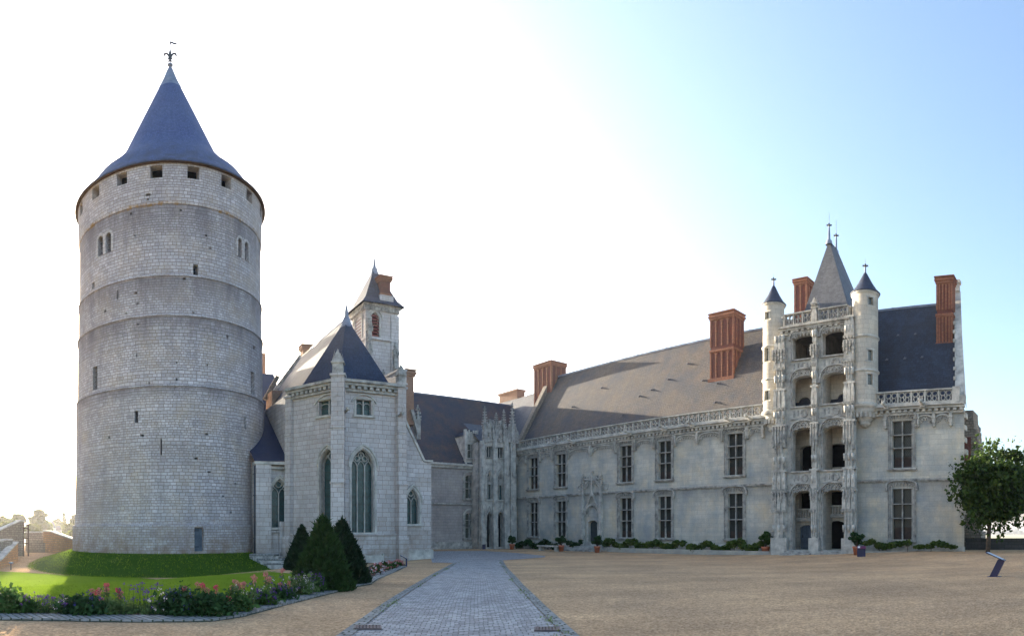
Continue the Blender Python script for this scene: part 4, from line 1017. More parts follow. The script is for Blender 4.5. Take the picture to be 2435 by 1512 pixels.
# little vents scattered over the slates
slope=(RZ-zE)/(RD-y0)
def vent(par,px,py,sz=.09):
    lo,hi=0.,RD
    for _ in range(30):
        m_=(lo+hi)/2
        if FR.z(px,py,m_)>zE+(m_-y0)*slope: lo=m_
        else: hi=m_
    x=FR.s(px,lo); z=zE+(lo-y0)*slope
    v=MB(); v.face([(x-sz,lo-.22,z-.02),(x+sz,lo-.22,z-.02),(x+sz*.6,lo+.0,z+.14),(x-sz*.6,lo+.1,z+.24)]); v.face([(x-sz,lo-.22,z-.02),(x-sz*.6,lo+.1,z+.24),(x-sz,lo+.1,z+.1)]); v.face([(x+sz,lo-.22,z-.02),(x+sz,lo+.1,z+.1),(x+sz*.6,lo+.1,z+.24)])
    v.build('roof_vent',M['slategrey'],par)
for p in ((1635,868),(1670,908),(1705,915),(1588,905),(1700,960),(1548,930),(1430,925),(1520,945),(1480,990),(1360,970)): vent(mroof,*p)
for p in ((2136,800),(2177,797),(2109,858),(2152,855),(2193,852)): vent(droof,*p,.1)
# gable copings
def coping(pts,w,name,mat,y0,y1=None): pass
mb=MB(); mb.face([(rl-.15,-.3,PZ),(rl+.5,-.3,PZ),(rl+.5,RD,RZ+.9),(rl-.15,RD,RZ+.9)]); mb.face([(rl+.5,-.3,PZ),(rl+.5,11.2,PZ),(rl+.5,RD,RZ+.9)]); mb.face([(rl-.15,11.2,PZ),(rl-.15,-.3,PZ),(rl-.15,RD,RZ+.9)]); mb.face([(rl+.5,11.2,PZ),(rl-.15,11.2,PZ),(rl-.15,RD,RZ+.9),(rl+.5,RD,RZ+.9)])
mb.build('gable_coping',M['rubble'],palace)
mb=MB(); q=.62
P=[(sR-q,-.1,PZ+.2),(sR+.04,-.1,PZ+.2),(eN(RD)+.04,RD,RZ+.95),(eN(RD)-q*.75,RD,RZ+.95)]; mb.face(P); mb.face([(P[0][0],-.1,PZ+.2),P[3],(P[3][0],RD,RZ-.5),(P[0][0],.6,PZ)]); mb.face([P[1],(sR+.04,.7,PZ-.4),(eN(RD)+.04,RD,RZ-.4),P[2]]); mb.face([(eN(RD)+.04,RD,RZ+.95),(eN(11)+.04,11,PZ),(eN(11)-q,11,PZ),(eN(RD)-q*.75,RD,RZ+.95)])
mb.box(sR-q-.05,sR+.1,-.35,.2,PZ-.02,PZ+.5)
for i in range(1,12):
    f=i/12; y=RD*f; z=PZ+.2+(RZ+.75-PZ)*f; x=P[0][0]+(P[3][0]-P[0][0])*f; mb.box(x-.12,x+.06,y-.12,y+.12,z,z+.24)
x=eN(RD)-.2; mb.box(x-.16,x+.16,RD-.2,RD+.2,RZ+.9,RZ+1.5); mb.box(x-.28,x+.24,RD-.3,RD+.3,RZ+1.5,RZ+1.75)
mb.build('gable_coping',M['carvedlite'],palace)
# corner quoins at the right end
mb=MB(); z=-.3; k=0
while z<PZ-.8:
    if k%2 and z>2.5: mb.box(sR-.02,sR+random.uniform(.05,.25),-.03,.7,z,z+.34)
    z+=.42; k+=1
mb.build('toothing_stone',M['turret'],palace)
# chimneys
def z_on(y): return zE+(y-y0)*slope
c0,c1=FR.s(1273,4.6),FR.s(1296,4.6)+1.25
chimney(mroof,c0+.1,c1+.2,4.3,6.6,z_on(4.2)-2.2,FR.z(1300,862,4.6),'brick',4,1,.35)
yc=2.75; c0,c1=FR.s(1688,yc),FR.s(1744,yc); 
chimney(mroof,c0,c1,yc,yc+1.75,z_on(yc)-.25,FR.z(1715,741,yc),'brick',4,2,.4)
mb=MB(); mb.box(c0-.12,c1+.12,yc-.15,yc+1.9,z_on(yc)-.6,z_on(yc)-.05+.1); mb.build('chimney_foot',M['brick'],mroof)
yc=4.6; c0,c1=FR.s(1888,yc),FR.s(1918,yc); chimney(mroof,c0,c1,yc,yc+1.5,RZ-2,FR.z(1905,661,yc),'brick',2,1,.3)
yc=3.3; c0,c1=FR.s(2226,yc),FR.s(2265,yc); chimney(droof,c0,c1,yc,yc+1.0,z_on(yc)-.3,FR.z(2245,656,yc),'brick',5,2,.35)
# portal
mb=MB()
pc=(dA+dB)/2; pw=(dB-dA)/2
def pz(y): return FR.z(1408,y)
mb.bar([(pc-pw-.12,.05)]+arch(pc-pw-.12,pc+pw+.12,dZ-.2,dZ+.12,'seg',6)+[(pc+pw+.12,.05)],.14,-.1,.06)
for sg in (-1,1):
    x=pc+sg*(pw+.62)
    mb.box(x-.17,x+.17,-.42,.02,-.3,1.6); mb.box(x-.13,x+.13,-.34,.02,1.6,pz(1202)); pinnacle(mb,x,-.18,pz(1202),pz(1128),.24,.55,5)
mb.bar([(pc-pw-.45,dZ+.5),(pc-pw-.45,dZ+.5)]+arch(pc-pw-.4,pc+pw+.4,pz(1225),pz(1200),'point',6)+[(pc+pw+.45,dZ+.5)],.16,-.2,.03)
A1=arch(pc-pw-.45,pc+pw+.45,pz(1222),pz(1196),'point',8); lace(mb,A1,.34,-.14,-.02,size=.14)
for sg in (-1,1): mb.bar([(pc+sg*(pw+.45),pz(1212)),(pc+sg*.55,pz(1198)),(pc+sg*.18,pz(1180)),(pc,pz(1163))],.13,-.24,-.02)
mb.box(pc-.08,pc+.08,-.25,.0,pz(1180),pz(1120)); mb.box(pc-.16,pc+.16,-.28,.0,pz(1150),pz(1147)); mb.box(pc-.14,pc+.14,-.28,.0,pz(1126),pz(1120))
A2=arch(pc-pw-.5,pc+pw+.5,pz(1162),pz(1141),'round',8); mb.bar(A2,.12,-.2,.02); lace(mb,A2,.36,-.14,-.02,size=.15)
mb.box(pc-pw-.6,pc+pw+.6,-.2,.0,pz(1141),pz(1138))
for k in range(7): x=pc-pw-.4+(2*pw+.8)*k/6; mb.box(x-.06,x+.06,-.16,-.04,pz(1138),pz(1132))
for sg in (-1,1): mb.ring(pc+sg*(pw+1.15),pz(1158),.3,.1,-.08,.01,10)
mb.build('portal_tracery',M['carvedlite'],palace)
mb=MB(); mb.bar(arch(pc-pw+.02,pc+pw-.02,pz(1228),pz(1206),'point',6)+[(pc+pw,pz(1228)),(pc-pw,pz(1228))],.04,-.05,-.01); mb.build('portal_panel',M['carvedlite'],palace)
mb=MB(); mb.box(dA,dB,.3,.36,.05,dZ)
for k in range(1,6): x=dA+(dB-dA)*k/6; mb.box(x-.012,x+.012,.285,.3,.05,dZ-.1)
dd=mb.build('door',M['doordark'],palace); mb=MB(); mb.box(dA+.1,dA+.2,.26,.3,1.1,1.3); mb.build('door_handle',M['iron'],dd)
for i in range(3):
    mb=MB(); mb.box(pc-2.6+i*.45,pc+1.6-i*.35,-1.9+i*.45,0,-.42+i*.16,-.26+i*.16-.003*i); mb.build('step',M['carved'],palace)
# ridge roof of the corner block beyond the left gable
mb=MB(); xl=47.7*math.tan(th(1150)-T0)-FR.s(CX)*0+30.0
mb.face([(xl,-1.2,7.5),(rl-.16,.3,PZ),(rl-.16,RD,18.1),(xl,RD,18.1)]); mb.face([(rl-.16,11,PZ),(xl,11,PZ),(xl,RD,18.1),(rl-.16,RD,18.1)]); mb.face([(xl,11,PZ),(xl,-1.2,7.5),(xl,RD,18.1)])
r3=mb.build('roof',M['slategrey'],palace); r3['label']='lower grey slate roof beyond the left gable'
yc=5.6; mb=MB(); mb.box(FR.s(1187,yc),FR.s(1230,yc),yc,yc+1.2,17,FR.z(1208,935,yc)); mb.box(FR.s(1186,yc)-.1,FR.s(1230,yc)+.1,yc-.12,yc+1.32,FR.z(1208,935,yc),FR.z(1208,933,yc)+.12); mb.build('chimney',M['brickpale'],r3)
yc=6; mb=MB(); mb.box(FR.s(1252,yc),FR.s(1270,yc),yc,yc+1,17,FR.z(1260,938,yc)); mb.build('chimney',M['rubble'],r3)

# ---------------------------------------------------------------- flamboyant stair tower with open loggias
FY=-.85
def fs(px): return FR.s(px,FY)
def fz(px,py): return FR.z(px,py,FY)
ts0,ts1=fs(1841),fs(2034); tc=(ts0+ts1)/2
stair=thing('loggia_stair_tower','tall carved stair tower with four pairs of open arches and a steep slate roof','tower',(*FR.w(tc,0),0),FR.a)
def X(px,y=FY): return FR.s(px,y)-tc
TZ=fz(1940,770)     # top of the masonry
bays=[]
rowsY=[((796.4,852),(786,845)),((895,965),(886.3,959)),((1017.6,1119),(1012.5,1117)),((1168.5,1306),(1164,1306))]
bx=[(X(1884.5),X(1934)),(X(1956.5),X(2010))]
bx[0]=(bx[0][0],bx[0][0]+2.0); bx[1]=(bx[1][0],bx[1][0]+2.0)
ops=[]; 
for lv,(L,Rr) in enumerate(rowsY):
    zt=(fz(1909,L[0])+fz(1983,Rr[0]))/2; zb=(fz(1909,L[1])+fz(1983,Rr[1]))/2
    if lv==3: zb=.12
    for a,b in bx: ops.append(OP(a,b,zb,zt,'basket',zt-.62 if lv else zt-.3,.5))
w0,w1=X(1858),X(2022)
mb=MB(); wall(mb,w0,w1,G0,TZ,ops,y=FY,depth=.5); 
mb.face([(w1,FY,G0),(w1,.3,G0),(w1,.3,TZ),(w1,FY,TZ)]); mb.face([(w0,.3,G0),(w0,FY,G0),(w0,FY,TZ),(w0,.3,TZ)])
mb.box(w0,w1,5.6,5.9,PZ,TZ); mb.box(w0,w0+.3,.3,5.7,PZ,TZ-.002); mb.box(w1-.3,w1,.3,5.7,PZ,TZ-.002)
mb.build('wall',M['carvedlite'],stair)
# rooms behind the arches
lv_z=sorted({round(o['z0'],3) for o in ops}); tops=sorted({round(o['z1'],3) for o in ops})
mid=(bx[0][1]+bx[1][0])/2
for lv in range(4):
    zb=lv_z[lv]; zt=tops[lv]
    r=MB(); dp=[1.25,1.35,1.1,3.2][lv]+FY+.5
    yb=FY+.5; x0,x1=w0+.15,w1-.15
    fl=zb-.9 if lv else zb
    iops=[]
    XZ=lambda p0,p1,q0,q1,kind='rect',k=0:OP(X(p0,dp),X(p1,dp),max(fl+.02,FR.z((p0+p1)/2,q1,dp)),FR.z((p0+p1)/2,q0,dp),kind,FR.z((p0+p1)/2,q0,dp)-k if k else None,.5)
    iops=[[XZ(1901.7,1936,1248.3,1306,'seg',.2),XZ(1900,1936,1171.4,1209),XZ(1964.6,2012,1238,1305,'seg',.25),XZ(1965.5,2012,1168.5,1201)],
          [XZ(1901.7,1938,1059.7,1124,'basket',.4),XZ(1966.4,2014,1055.4,1111,'basket',.4)],
          [XZ(1900,1926.4,944.5,962.5,'round',.35),XZ(1992,2016,935.8,955,'round',.35)],[]][lv]
    wall(r,x0,x1,fl,zt+.3,iops,y=dp,depth=.5)
    r.box(x0,x1,yb,dp+.5,fl-.12,fl); r.box(x0,x1,yb,dp+.5,zt+.3,zt+.45); r.box(mid-.2,mid+.2,yb,dp-.002,fl,zt+.3)
    r.face([(x0,yb,fl),(x0,dp,fl),(x0,dp,zt+.3),(x0,yb,zt+.3)][::-1]); r.face([(x1,yb,fl),(x1,dp,fl),(x1,dp,zt+.3),(x1,yb,zt+.3)])
    o=r.build('loggia_room',M['darkplaster'] if lv==3 else M['turret'],stair)
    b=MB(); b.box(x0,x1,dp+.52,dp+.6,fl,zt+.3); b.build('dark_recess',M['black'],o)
dp=1.25+FY+.5; a,b=X(1901.7,dp),X(1936,dp); zt=FR.z(1918,1248.3,dp); yy=dp+.15
mb=MB(); mb.box(a,b,yy,yy+.06,.0,zt-.02)
for k in range(1,7): x=a+(b-a)*k/7; mb.box(x-.01,x+.01,yy-.014,yy,.0,zt-.15)
dd=mb.build('door',M['doorblue'],stair); mb=MB(); mb.box(a+.15,a+.22,yy-.05,yy,1.0,1.2); mb.build('door_handle',M['iron'],dd)
for (p0,p1,q0,q1) in ((1891,1938,1209.7,1230.8),(1955,2014,1201.8,1222)):
    mb=MB(); y1=dp-.16; a,b=X(p0,y1),X(p1,y1); z=FR.z((p0+p1)/2,q1,y1); zt=FR.z((p0+p1)/2,q0,y1)
    mb.box(a,b,y1-.12,y1+.15,z-.28,z-.1); mb.box(a,b,y1-.08,y1+.12,z-.1,z); mb.box(a,b,y1-.1,y1+.12,zt-.1,zt)
    n=8
    for k in range(n):
        x=a+.1+(b-a-.2)*k/(n-1); h=zt-.1-z; mb.lathe([(.04,z),(.06,z+h*.15),(.035,z+h*.3),(.075,z+h*.55),(.04,z+h*.85),(.05,z+h)],8,x,y1)
    mb.build('inner_balustrade',M['carvedlite'],stair)
# steps
for (x0,x1) in ((X(1872),X(1936)),(X(1948),X(2014))):
    for i in range(3):
        mb=MB(); mb.box(x0-.1+.05*i,x1-.05*i,FY-1.1+.33*i,FY+.3,-.38+.15*i,-.24+.15*i); mb.build('step',M['carved'],stair)
# lace over each arch, carved parapets
mb=MB()
for o in ops:
    C=arch(o['a']-.18,o['b']+.18,o['zs'],o['z1']+.62 if o['z0']<13 else o['z1']+.5,'basket',8)
    C=[(x,z-.05) for x,z in C]; mb.bar(C,.12,FY-.22,FY+.02)
    C2=arch(o['a']-.08,o['b']+.08,o['zs'],o['z1']+.08,'basket',8); mb.bar(C2,.09,FY-.1,FY+.1)
    C3=C[2:-2]; lace(mb,C3,.50,FY-.15,FY-.03,size=.2,w=.06,n=7)
    mb.box(o['a']-.12,o['a']-.04,FY-.08,FY+.05,o['z0'],o['zs']); mb.box(o['b']+.04,o['b']+.12,FY-.08,FY+.05,o['z0'],o['zs'])
    if o['z0']>1: mb.box(o['a']-.15,o['b']+.15,FY-.14,FY+.5,o['z0']-.12,o['z0']-.003); mb.box(o['a']-.15,o['b']+.15,FY-.1,FY+.02,o['z0']-1.0,o['z0']-.9)
    if o['z0']>5:
        c=(o['a']+o['b'])/2; mb.ring(c,o['z0']-.55,.27,.1,FY-.08,FY+.0,10)
        for k in range(6): x=o['a']+.15+(o['b']-o['a']-.3)*k/5; mb.box(x-.06,x+.06,FY-.05,FY,o['z0']-.8+.1*(k%2),o['z0']-.3)
mb.build('arch_tracery',M['carved'],stair)
# piers with niches, canopies and pinnacles
def pier(px0,px1,ztop,nm='pier'):
    x0,x1=X(px0),X(px1); c=(x0+x1)/2; h=(x1-x0)/2; mb=MB(); yf=FY-.32
    mb.box(c-h-.08,c+h+.08,yf-.12,FY+.1,G0,1.0)
    levels=[1.0,4.55,6.1,9.5,12.2,15.2,ztop]
    for i in range(6):
        a,b=levels[i],levels[i+1]; s=1-.07*i; d=.32*(1-.06*i); yy=FY-d
        mb.box(c-h*s*.55,c+h*s*.55,yy,FY+.1,a,b); mb.box(c-h*s,c+h*s,yy+.22,FY+.1,a,b-.002)
        mb.box(c-h*s-.06,c+h*s+.06,yy-.08,FY+.1,b-.18,b-.05)
        for k in (-1,0,1): mb.box(c+k*h*s*.5-.05,c+k*h*s*.5+.05,yy-.06,FY,a+.1,b-.18)
        # canopy with little spires
        zc=b-.2; n=3 if h>.45 else 2
        for k in range(n):
            x=c+(k-(n-1)/2)*h*s*.78; mb.box(x-.13,x+.13,yy-.10,yy+.1,zc-1.25,zc-.55)
            ap=(x,yy-.05,zc+.25); q=.15
            B=[(x-q,yy-.10,zc-.55),(x+q,yy-.10,zc-.55),(x+q,yy+.1,zc-.55),(x-q,yy+.1,zc-.55)]
            for t in range(4): mb.face([B[t],B[(t+1)%4],ap])
            for t in range(4): mb.box(x-.2+.1*t,x-.15+.1*t,yy-.14,yy-.06,zc-1.42-.06*(t%2),zc-1.25)
            mb.tube((x,yy-.02,a+.45),(x,yy-.02,a+.95),.1,.13,6)
    mb.build(nm,M['carvedlite'],stair)
    d=MB()
    for zc,hh in ((9.35,2.0),(15.1,1.0),(4.5,.9)):
        n=int(h*2/.2)
        for k in range(n):
            x=c-h+.1+2*h*(k+.5)/n-.1; zb=zc-hh*(.8+.2*(k%2))
            d.box(x-.055,x+.055,FY-.46,FY-.1,zb,zc); d.box(x-.09,x+.09,FY-.50,FY-.1,zb+.3,zb+.42); d.box(x-.08,x+.08,FY-.49,FY-.1,zc-.3,zc-.2)
    d.build('niche_canopy',M['carved'],stair)
pier(1841,1874,TZ-.6); pier(1930.5,1949.5,TZ+1.25); pier(2008,2037,TZ+.2)
mb=MB(); x=X(1940.5); pinnacle(mb,x,FY-.2,TZ+1.2,fz(1941,722),.4,.6,3); mb.build('pinnacle',M['carved'],stair)
# crowning balustrade
mb=MB(); cornice(mb,w0-.1,w1+.1,TZ+.05,FY,.6,.4)
mb.build('cornice',M['carved'],stair)
for a,b in ((X(1869),X(1933)),(X(1950),X(2018))):
    mb=MB(); balustrade(mb,a,b,TZ+.06,TZ+.98,FY-.2,.16,.72); mb.build('balustrade',M['carved'],stair)
mb=MB()
for sg,xx in ((1,w1-.1),(-1,w0+.1)):
    mb.box(xx-.1,xx+.1,FY,4.5,TZ+.06,TZ+.2); mb.box(xx-.1,xx+.1,FY,4.5,TZ+.84,TZ+.96)
    for k in range(8): y=FY+.3+4.1*k/7; mb.box(xx-.06,xx+.06,y-.1,y+.1,TZ+.2,TZ+.84)
mb.build('balustrade',M['carved'],stair)
# steep hipped roof
ya,yb=.35,5.6; zz=TZ+.15
ra=FR.z(1971.5,571.5,2.2); xr=X(1971.5,2.2)
mb=MB(); hx0,hx1=X(1897,ya),X(2027,ya)
B=[(hx0,ya,zz),(hx1,ya,zz),(hx1,yb,zz),(hx0,yb,zz)]; t0=(xr,2.2,ra); t1=(xr,3.7,ra)
mb.face([B[0],B[1],t0]); mb.face([B[1],B[2],t1,t0]); mb.face([B[2],B[3],t1]); mb.face([B[3],B[0],t0,t1])
sr=mb.build('roof',M['slategrey'],stair)
def finial(par,x,y,z,h,r=.28,cone=.8):
    mb=MB(); mb.lathe([(r,z-.35),(r*.75,z-.02),(r*.4,z+.02),(.07,z+cone),(.03,z+cone+.1)],8,x,y); mb.tube((x,y,z+cone),(x,y,z+h),.03,.012,6)
    mb.build('lead_finial',M['lead'],par)
    q=MB(); zc=z+cone+.15; 
    for k in range(4): a=k*math.pi/2+.4; q.tube((x,y,zc),(x+.2*math.cos(a),y+.2*math.sin(a),zc+.05),.05,.07,6)
    q.lathe([(.02,zc-.12),(.1,zc),(.02,zc+.16)],8,x,y); q.build('finial_ornament',M['iron'],par)
finial(sr,t0[0],t0[1],ra,FR.z(1972,506,2.2)-ra,.3,1.0); finial(sr,t1[0],t1[1]-.1,ra-.2,FR.z(1986,518,3.7)-ra,.25,1.0)
# corner turrets
def turret(pxc,rad,y,py_eave,py_apex,py_top,py_bot,wins,name='turret',coner=None):
    x=X(pxc,y); ze=FR.z(pxc,py_eave,y); za=FR.z(pxc,py_apex,y); zt=FR.z(pxc,py_top,y); zb=FR.z(pxc,py_bot,y)
    u=math.atan2(-x0_(x,y)[0],0) if False else None
    # direction to the camera in the tower's own axes
    wx,wy=FR.w(x+tc,y); dx,dy=-wx,-wy; lx=dx*FR.X[0]+dy*FR.X[1]; ly=dx*FR.Y[0]+dy*FR.Y[1]; pc_=math.atan2(lx,-ly)
    mb=MB(); ops=[]; D=math.hypot(wx,wy)
    for (px0,py0,px1,py1) in wins:
        f=lambda px: math.asin(max(-.98,min(.98,D*math.sin(th(px)-math.atan2(wx,wy))/rad)))
        a0,a1=pc_+f(px0),pc_+f(px1); zz0=EYE+(HY-py1)/F*(D-rad*.9); zz1=EYE+(HY-py0)/F*(D-rad*.9)
        ops.append(OP(a0*rad,a1*rad,zz0,zz1,'rect',None,.2))
    lo=min([o['a'] for o in ops]+[0])-.5
    a_lo=pc_*rad-math.pi*rad
    ops=[o for o in ops if o['a']>a_lo and o['b']<a_lo+2*math.pi*rad]
    wall(mb,a_lo,a_lo+2*math.pi*rad,zb,ze,ops,0,.2,pos=lambda s,q,z:(x+(rad-q)*math.sin(s/rad),y-(rad-q)*math.cos(s/rad),z),step=rad*2*math.pi/40)
    w=mb.build(name,M['turret'],stair)
    m2=MB(); m2.lathe([(rad-.22,zb),(rad-.22,ze)],24,x,y); m2.build('dark_recess',M['black'],w)
    m2=MB(); n=3
    for i,zz in enumerate((zb+.05,zb+(ze-zb)*.30,zb+(ze-zb)*.60,ze-.1)): m2.lathe([(rad-.05,zz-.14),(rad+.1,zz-.04),(rad+.1,zz+.05),(rad-.05,zz+.12)],40,x,y)
    for (o) in ops:
        s0,s1=o['a']-.1,o['b']+.1
        for (aa,bb,z0,z1) in ((s0,s0+.1,o['z0'],o['z1']),(s1-.1,s1,o['z0'],o['z1']),(s0-.05,s1+.05,o['z1'],o['z1']+.12),(s0-.08,s1+.08,o['z0']-.12,o['z0'])):
            r1=rad+.07; P=[(x+r1*math.sin(aa/rad),y-r1*math.cos(aa/rad)),(x+r1*math.sin(bb/rad),y-r1*math.cos(bb/rad)),(x+(rad-.05)*math.sin(bb/rad),y-(rad-.05)*math.cos(bb/rad)),(x+(rad-.05)*math.sin(aa/rad),y-(rad-.05)*math.cos(aa/rad))]; m2.slab(P,z0,z1)
    # corbelled foot
    pr=[(.12,zb-1.5),(.4,zb-1.3),(.42,zb-1.2),(.36,zb-1.15),(rad*.62,zb-.95),(rad*.66,zb-.8),(rad*.6,zb-.75),(rad*.85,zb-.5),(rad*.9,zb-.38),(rad*.86,zb-.33),(rad+.06,zb-.15),(rad+.16,zb-.05),(rad,zb+.06)]
    m2.lathe(pr,32,x,y)
    for i in range(14):
        a=2*math.pi*i/14; rr=rad*.8; cx_,cy_=x+rr*math.sin(a),y-rr*math.cos(a); m2.box(cx_-.09,cx_+.09,cy_-.09,cy_+.09,zb-.85,zb-.5)
    m2.build('moulding',M['carvedlite'],w)
    cr=coner or rad*1.16
    c=MB(); c.lathe([(cr,ze-.05),(cr+.03,ze+.0),(cr*.97,ze+.06),(cr*.8,ze+(za-ze)*.16),(cr*.5,ze+(za-ze)*.47),(.14,za-.1),(.05,za)],32,x,y); rf=c.build('turret_roof',M['slatechapel'],w)
    finial(rf,x,y,za-.25,zt-za+.25,.2,.55)
    for o in ops:
        g=MB(); r1=rad-.16; g.face([(x+r1*math.sin(o['a']/rad),y-r1*math.cos(o['a']/rad),o['z0']),(x+r1*math.sin(o['b']/rad),y-r1*math.cos(o['b']/rad),o['z0']),(x+r1*math.sin(o['b']/rad),y-r1*math.cos(o['b']/rad),o['z1']),(x+r1*math.sin(o['a']/rad),y-r1*math.cos(o['a']/rad),o['z1'])],uv=[(0,0),(.4,0),(.4,.8),(0,.8)]); g.build('turret_window_glass',M['glasssq'],w)
turret(1839.7,.83,.15,726,679,652,984,[(1820,741,1829,757),(1819,823,1828,858),(1819,928,1828,950)])
turret(2057.5,.93,-.15,700,648,615,967,[(2064.5,707,2075,725),(2064,832,2074,857),(2063,889,2074,915)],coner=1.07)

# ---------------------------------------------------------------- rear wing and its stair pavilion
FB=frame_D(TB,56.2,0)
fx0,fx1=FB.s(1000),FB.s(1150); bc=(fx0+fx1)/2
back=thing('rear_wing','grey rendered rear wing with one dormer under a rusty brown slate roof','building',(*FB.w(bc,0),0),FB.a)
def Bx(px,y=0): return FB.s(px,y)-bc
EZ=FB.z(1080,1104.5); RZb=17.0; RDb=5.5
w1_=(Bx(1106.5),Bx(1127)); uo=(FB.z(1116,1184.5),FB.z(1116,1130)); lo=(FB.z(1116,1279),FB.z(1116,1220))
xa,xb=Bx(960)-9,Bx(1150)+4.3  # unseen wall ends lengthened to block stray sun on court and facade
mb=MB(); wall(mb,xa,xb,G0,EZ-.1,[OP(*w1_,*uo,'seg',uo[1]-.2,.4),OP(*w1_,*lo,'seg',lo[1]-.2,.4)]); mb.build('wall',M['greywing'],back)
for o in (uo,lo):
    w=cross_window(back,(w1_[0]+w1_[1])/2,w1_[1]-w1_[0],o[0],o[1]-.03,rows=(.42,.72),glass='glasssq',hood=None,mat='carved',depth=.4)
    h=MB(); h.bar([(w1_[0]-.3,o[1]-.5)]+arch(w1_[0]-.3,w1_[1]+.3,o[1]-.25,o[1]+.42,'seg',6)+[(w1_[1]+.3,o[1]-.5)],.16,-.16,.02); h.build('hood_moulding',M['carvedlite'],w)
mb=MB(); z=FB.z(1080,1198); mb.box(xa,xb,-.15,.03,z-.09,z+.07); mb.box(xa,xb,-.12,.02,G0,FB.z(1080,1288)); mb.build('string_course',M['carved'],back)
mb=MB(); mb.box(xa,xb,-.35,.05,EZ-.12,EZ+.1); mb.box(xa,xb,-.18,.05,EZ-.4,EZ-.122); mb.build('cornice',M['carvedlite'],back)
mb=MB(); xl2=Bx(948,RDb)-4
mb.face([(xl2-2,-.3,EZ+.1),(xb+3.2,-.3,EZ+.1),(xb+3.2,.9,EZ+1.55),(xl2-2,.9,EZ+1.55)]); mb.face([(xl2-2,.9,EZ+1.55),(xb+3.2,.9,EZ+1.55),(xb+3.8,RDb,RZb),(xl2-2,RDb,RZb)]); mb.face([(xb+3,11,EZ),(xl2-2,11,EZ),(xl2-2,RDb,RZb),(xb+3.8,RDb,RZb)]); mb.face([(xb+3.2,-.3,EZ+.1),(xb+3.2,11,EZ),(xb+3.8,RDb,RZb)])
br=mb.build('roof',M['slatebrown'],back)
mb=MB(); mb.tube((xl2-2,RDb,RZb),(xb+3.8,RDb,RZb),.12,.12,6); mb.build('lead_ridge',M['lead'],br)
# dormer
da,db=Bx(1106,-.1),Bx(1134,-.1); dz0,dz1=EZ-.05,FB.z(1120,1029); wz=(FB.z(1120,1089),FB.z(1120,1057))
mb=MB(); wall(mb,da,db,dz0,dz1,[OP(da+.28,db-.28,*wz,'rect',None,.3)],y=-.15); mb.box(da,da+.2,-.14,3,dz0,dz1-.3); mb.box(db-.2,db,-.14,3,dz0,dz1-.3)
mb.box(da-.1,db+.1,-.25,0,wz[1]+.35,wz[1]+.5); mb.box(da-.08,da+.14,-.28,.1,dz0,dz1+.3); mb.box(db-.14,db+.08,-.28,.1,dz0,dz1+.3)
for k in range(5): x=da+.2+(db-da-.4)*k/4; mb.box(x-.07,x+.07,-.24,-.1,wz[1]+.5,dz1+.1+.15*(k%2))
dm=mb.build('dormer',M['carvedlite'],br)
cross_window(dm,(da+db)/2,db-da-.56,*wz,y=-.15,rows=(.55,),glass='glasssq',hood=None,depth=.3)
mb=MB(); mb.face([(da-.1,-.1,dz1-.35),((da+db)/2,-.1,dz1+.25),((da+db)/2,4.2,dz1+.25),(da-.1,3.2,dz1-.35)][::-1]); mb.face([(db+.1,-.1,dz1-.35),((da+db)/2,-.1,dz1+.25),((da+db)/2,4.2,dz1+.25),(db+.1,3.2,dz1-.35)]); mb.build('dormer_roof',M['slatedark'],dm)

FP=frame_D(TB,54.4,0)
px_=lambda p,y=0: FP.s(p,y)
pc0=(px_(1144)+px_(1226))/2
pav=thing('stair_pavilion','narrow gothic stair pavilion bristling with pinnacles in the courtyard corner','building',(*FP.w(pc0,0),0),FP.a)
Px=lambda p,y=0: FP.s(p,y)-pc0
Pz=lambda q,p=1185,y=0: FP.z(p,q,y)
b0=(Px(1157.5),Px(1170)); b1=(Px(1183),Px(1197)); bw=(b0[1]-b0[0]+b1[1]-b1[0])/2
ops=[]
for (a,b) in (b0,b1):
    ops += [OP(a,b,-.25,Pz(1217),'point',Pz(1232),.6),OP(a+.03,b-.03,Pz(1188),Pz(1122),'point',Pz(1142),.4),OP(a+.03,b-.03,Pz(1089),Pz(1064),'rect',None,.35)]
mb=MB(); wall(mb,Px(1144),Px(1226),G0,Pz(1052),ops); mb.box(Px(1144),Px(1226),.65,2.4,G0,Pz(1054)); mb.build('wall',M['carvedlite'],pav)
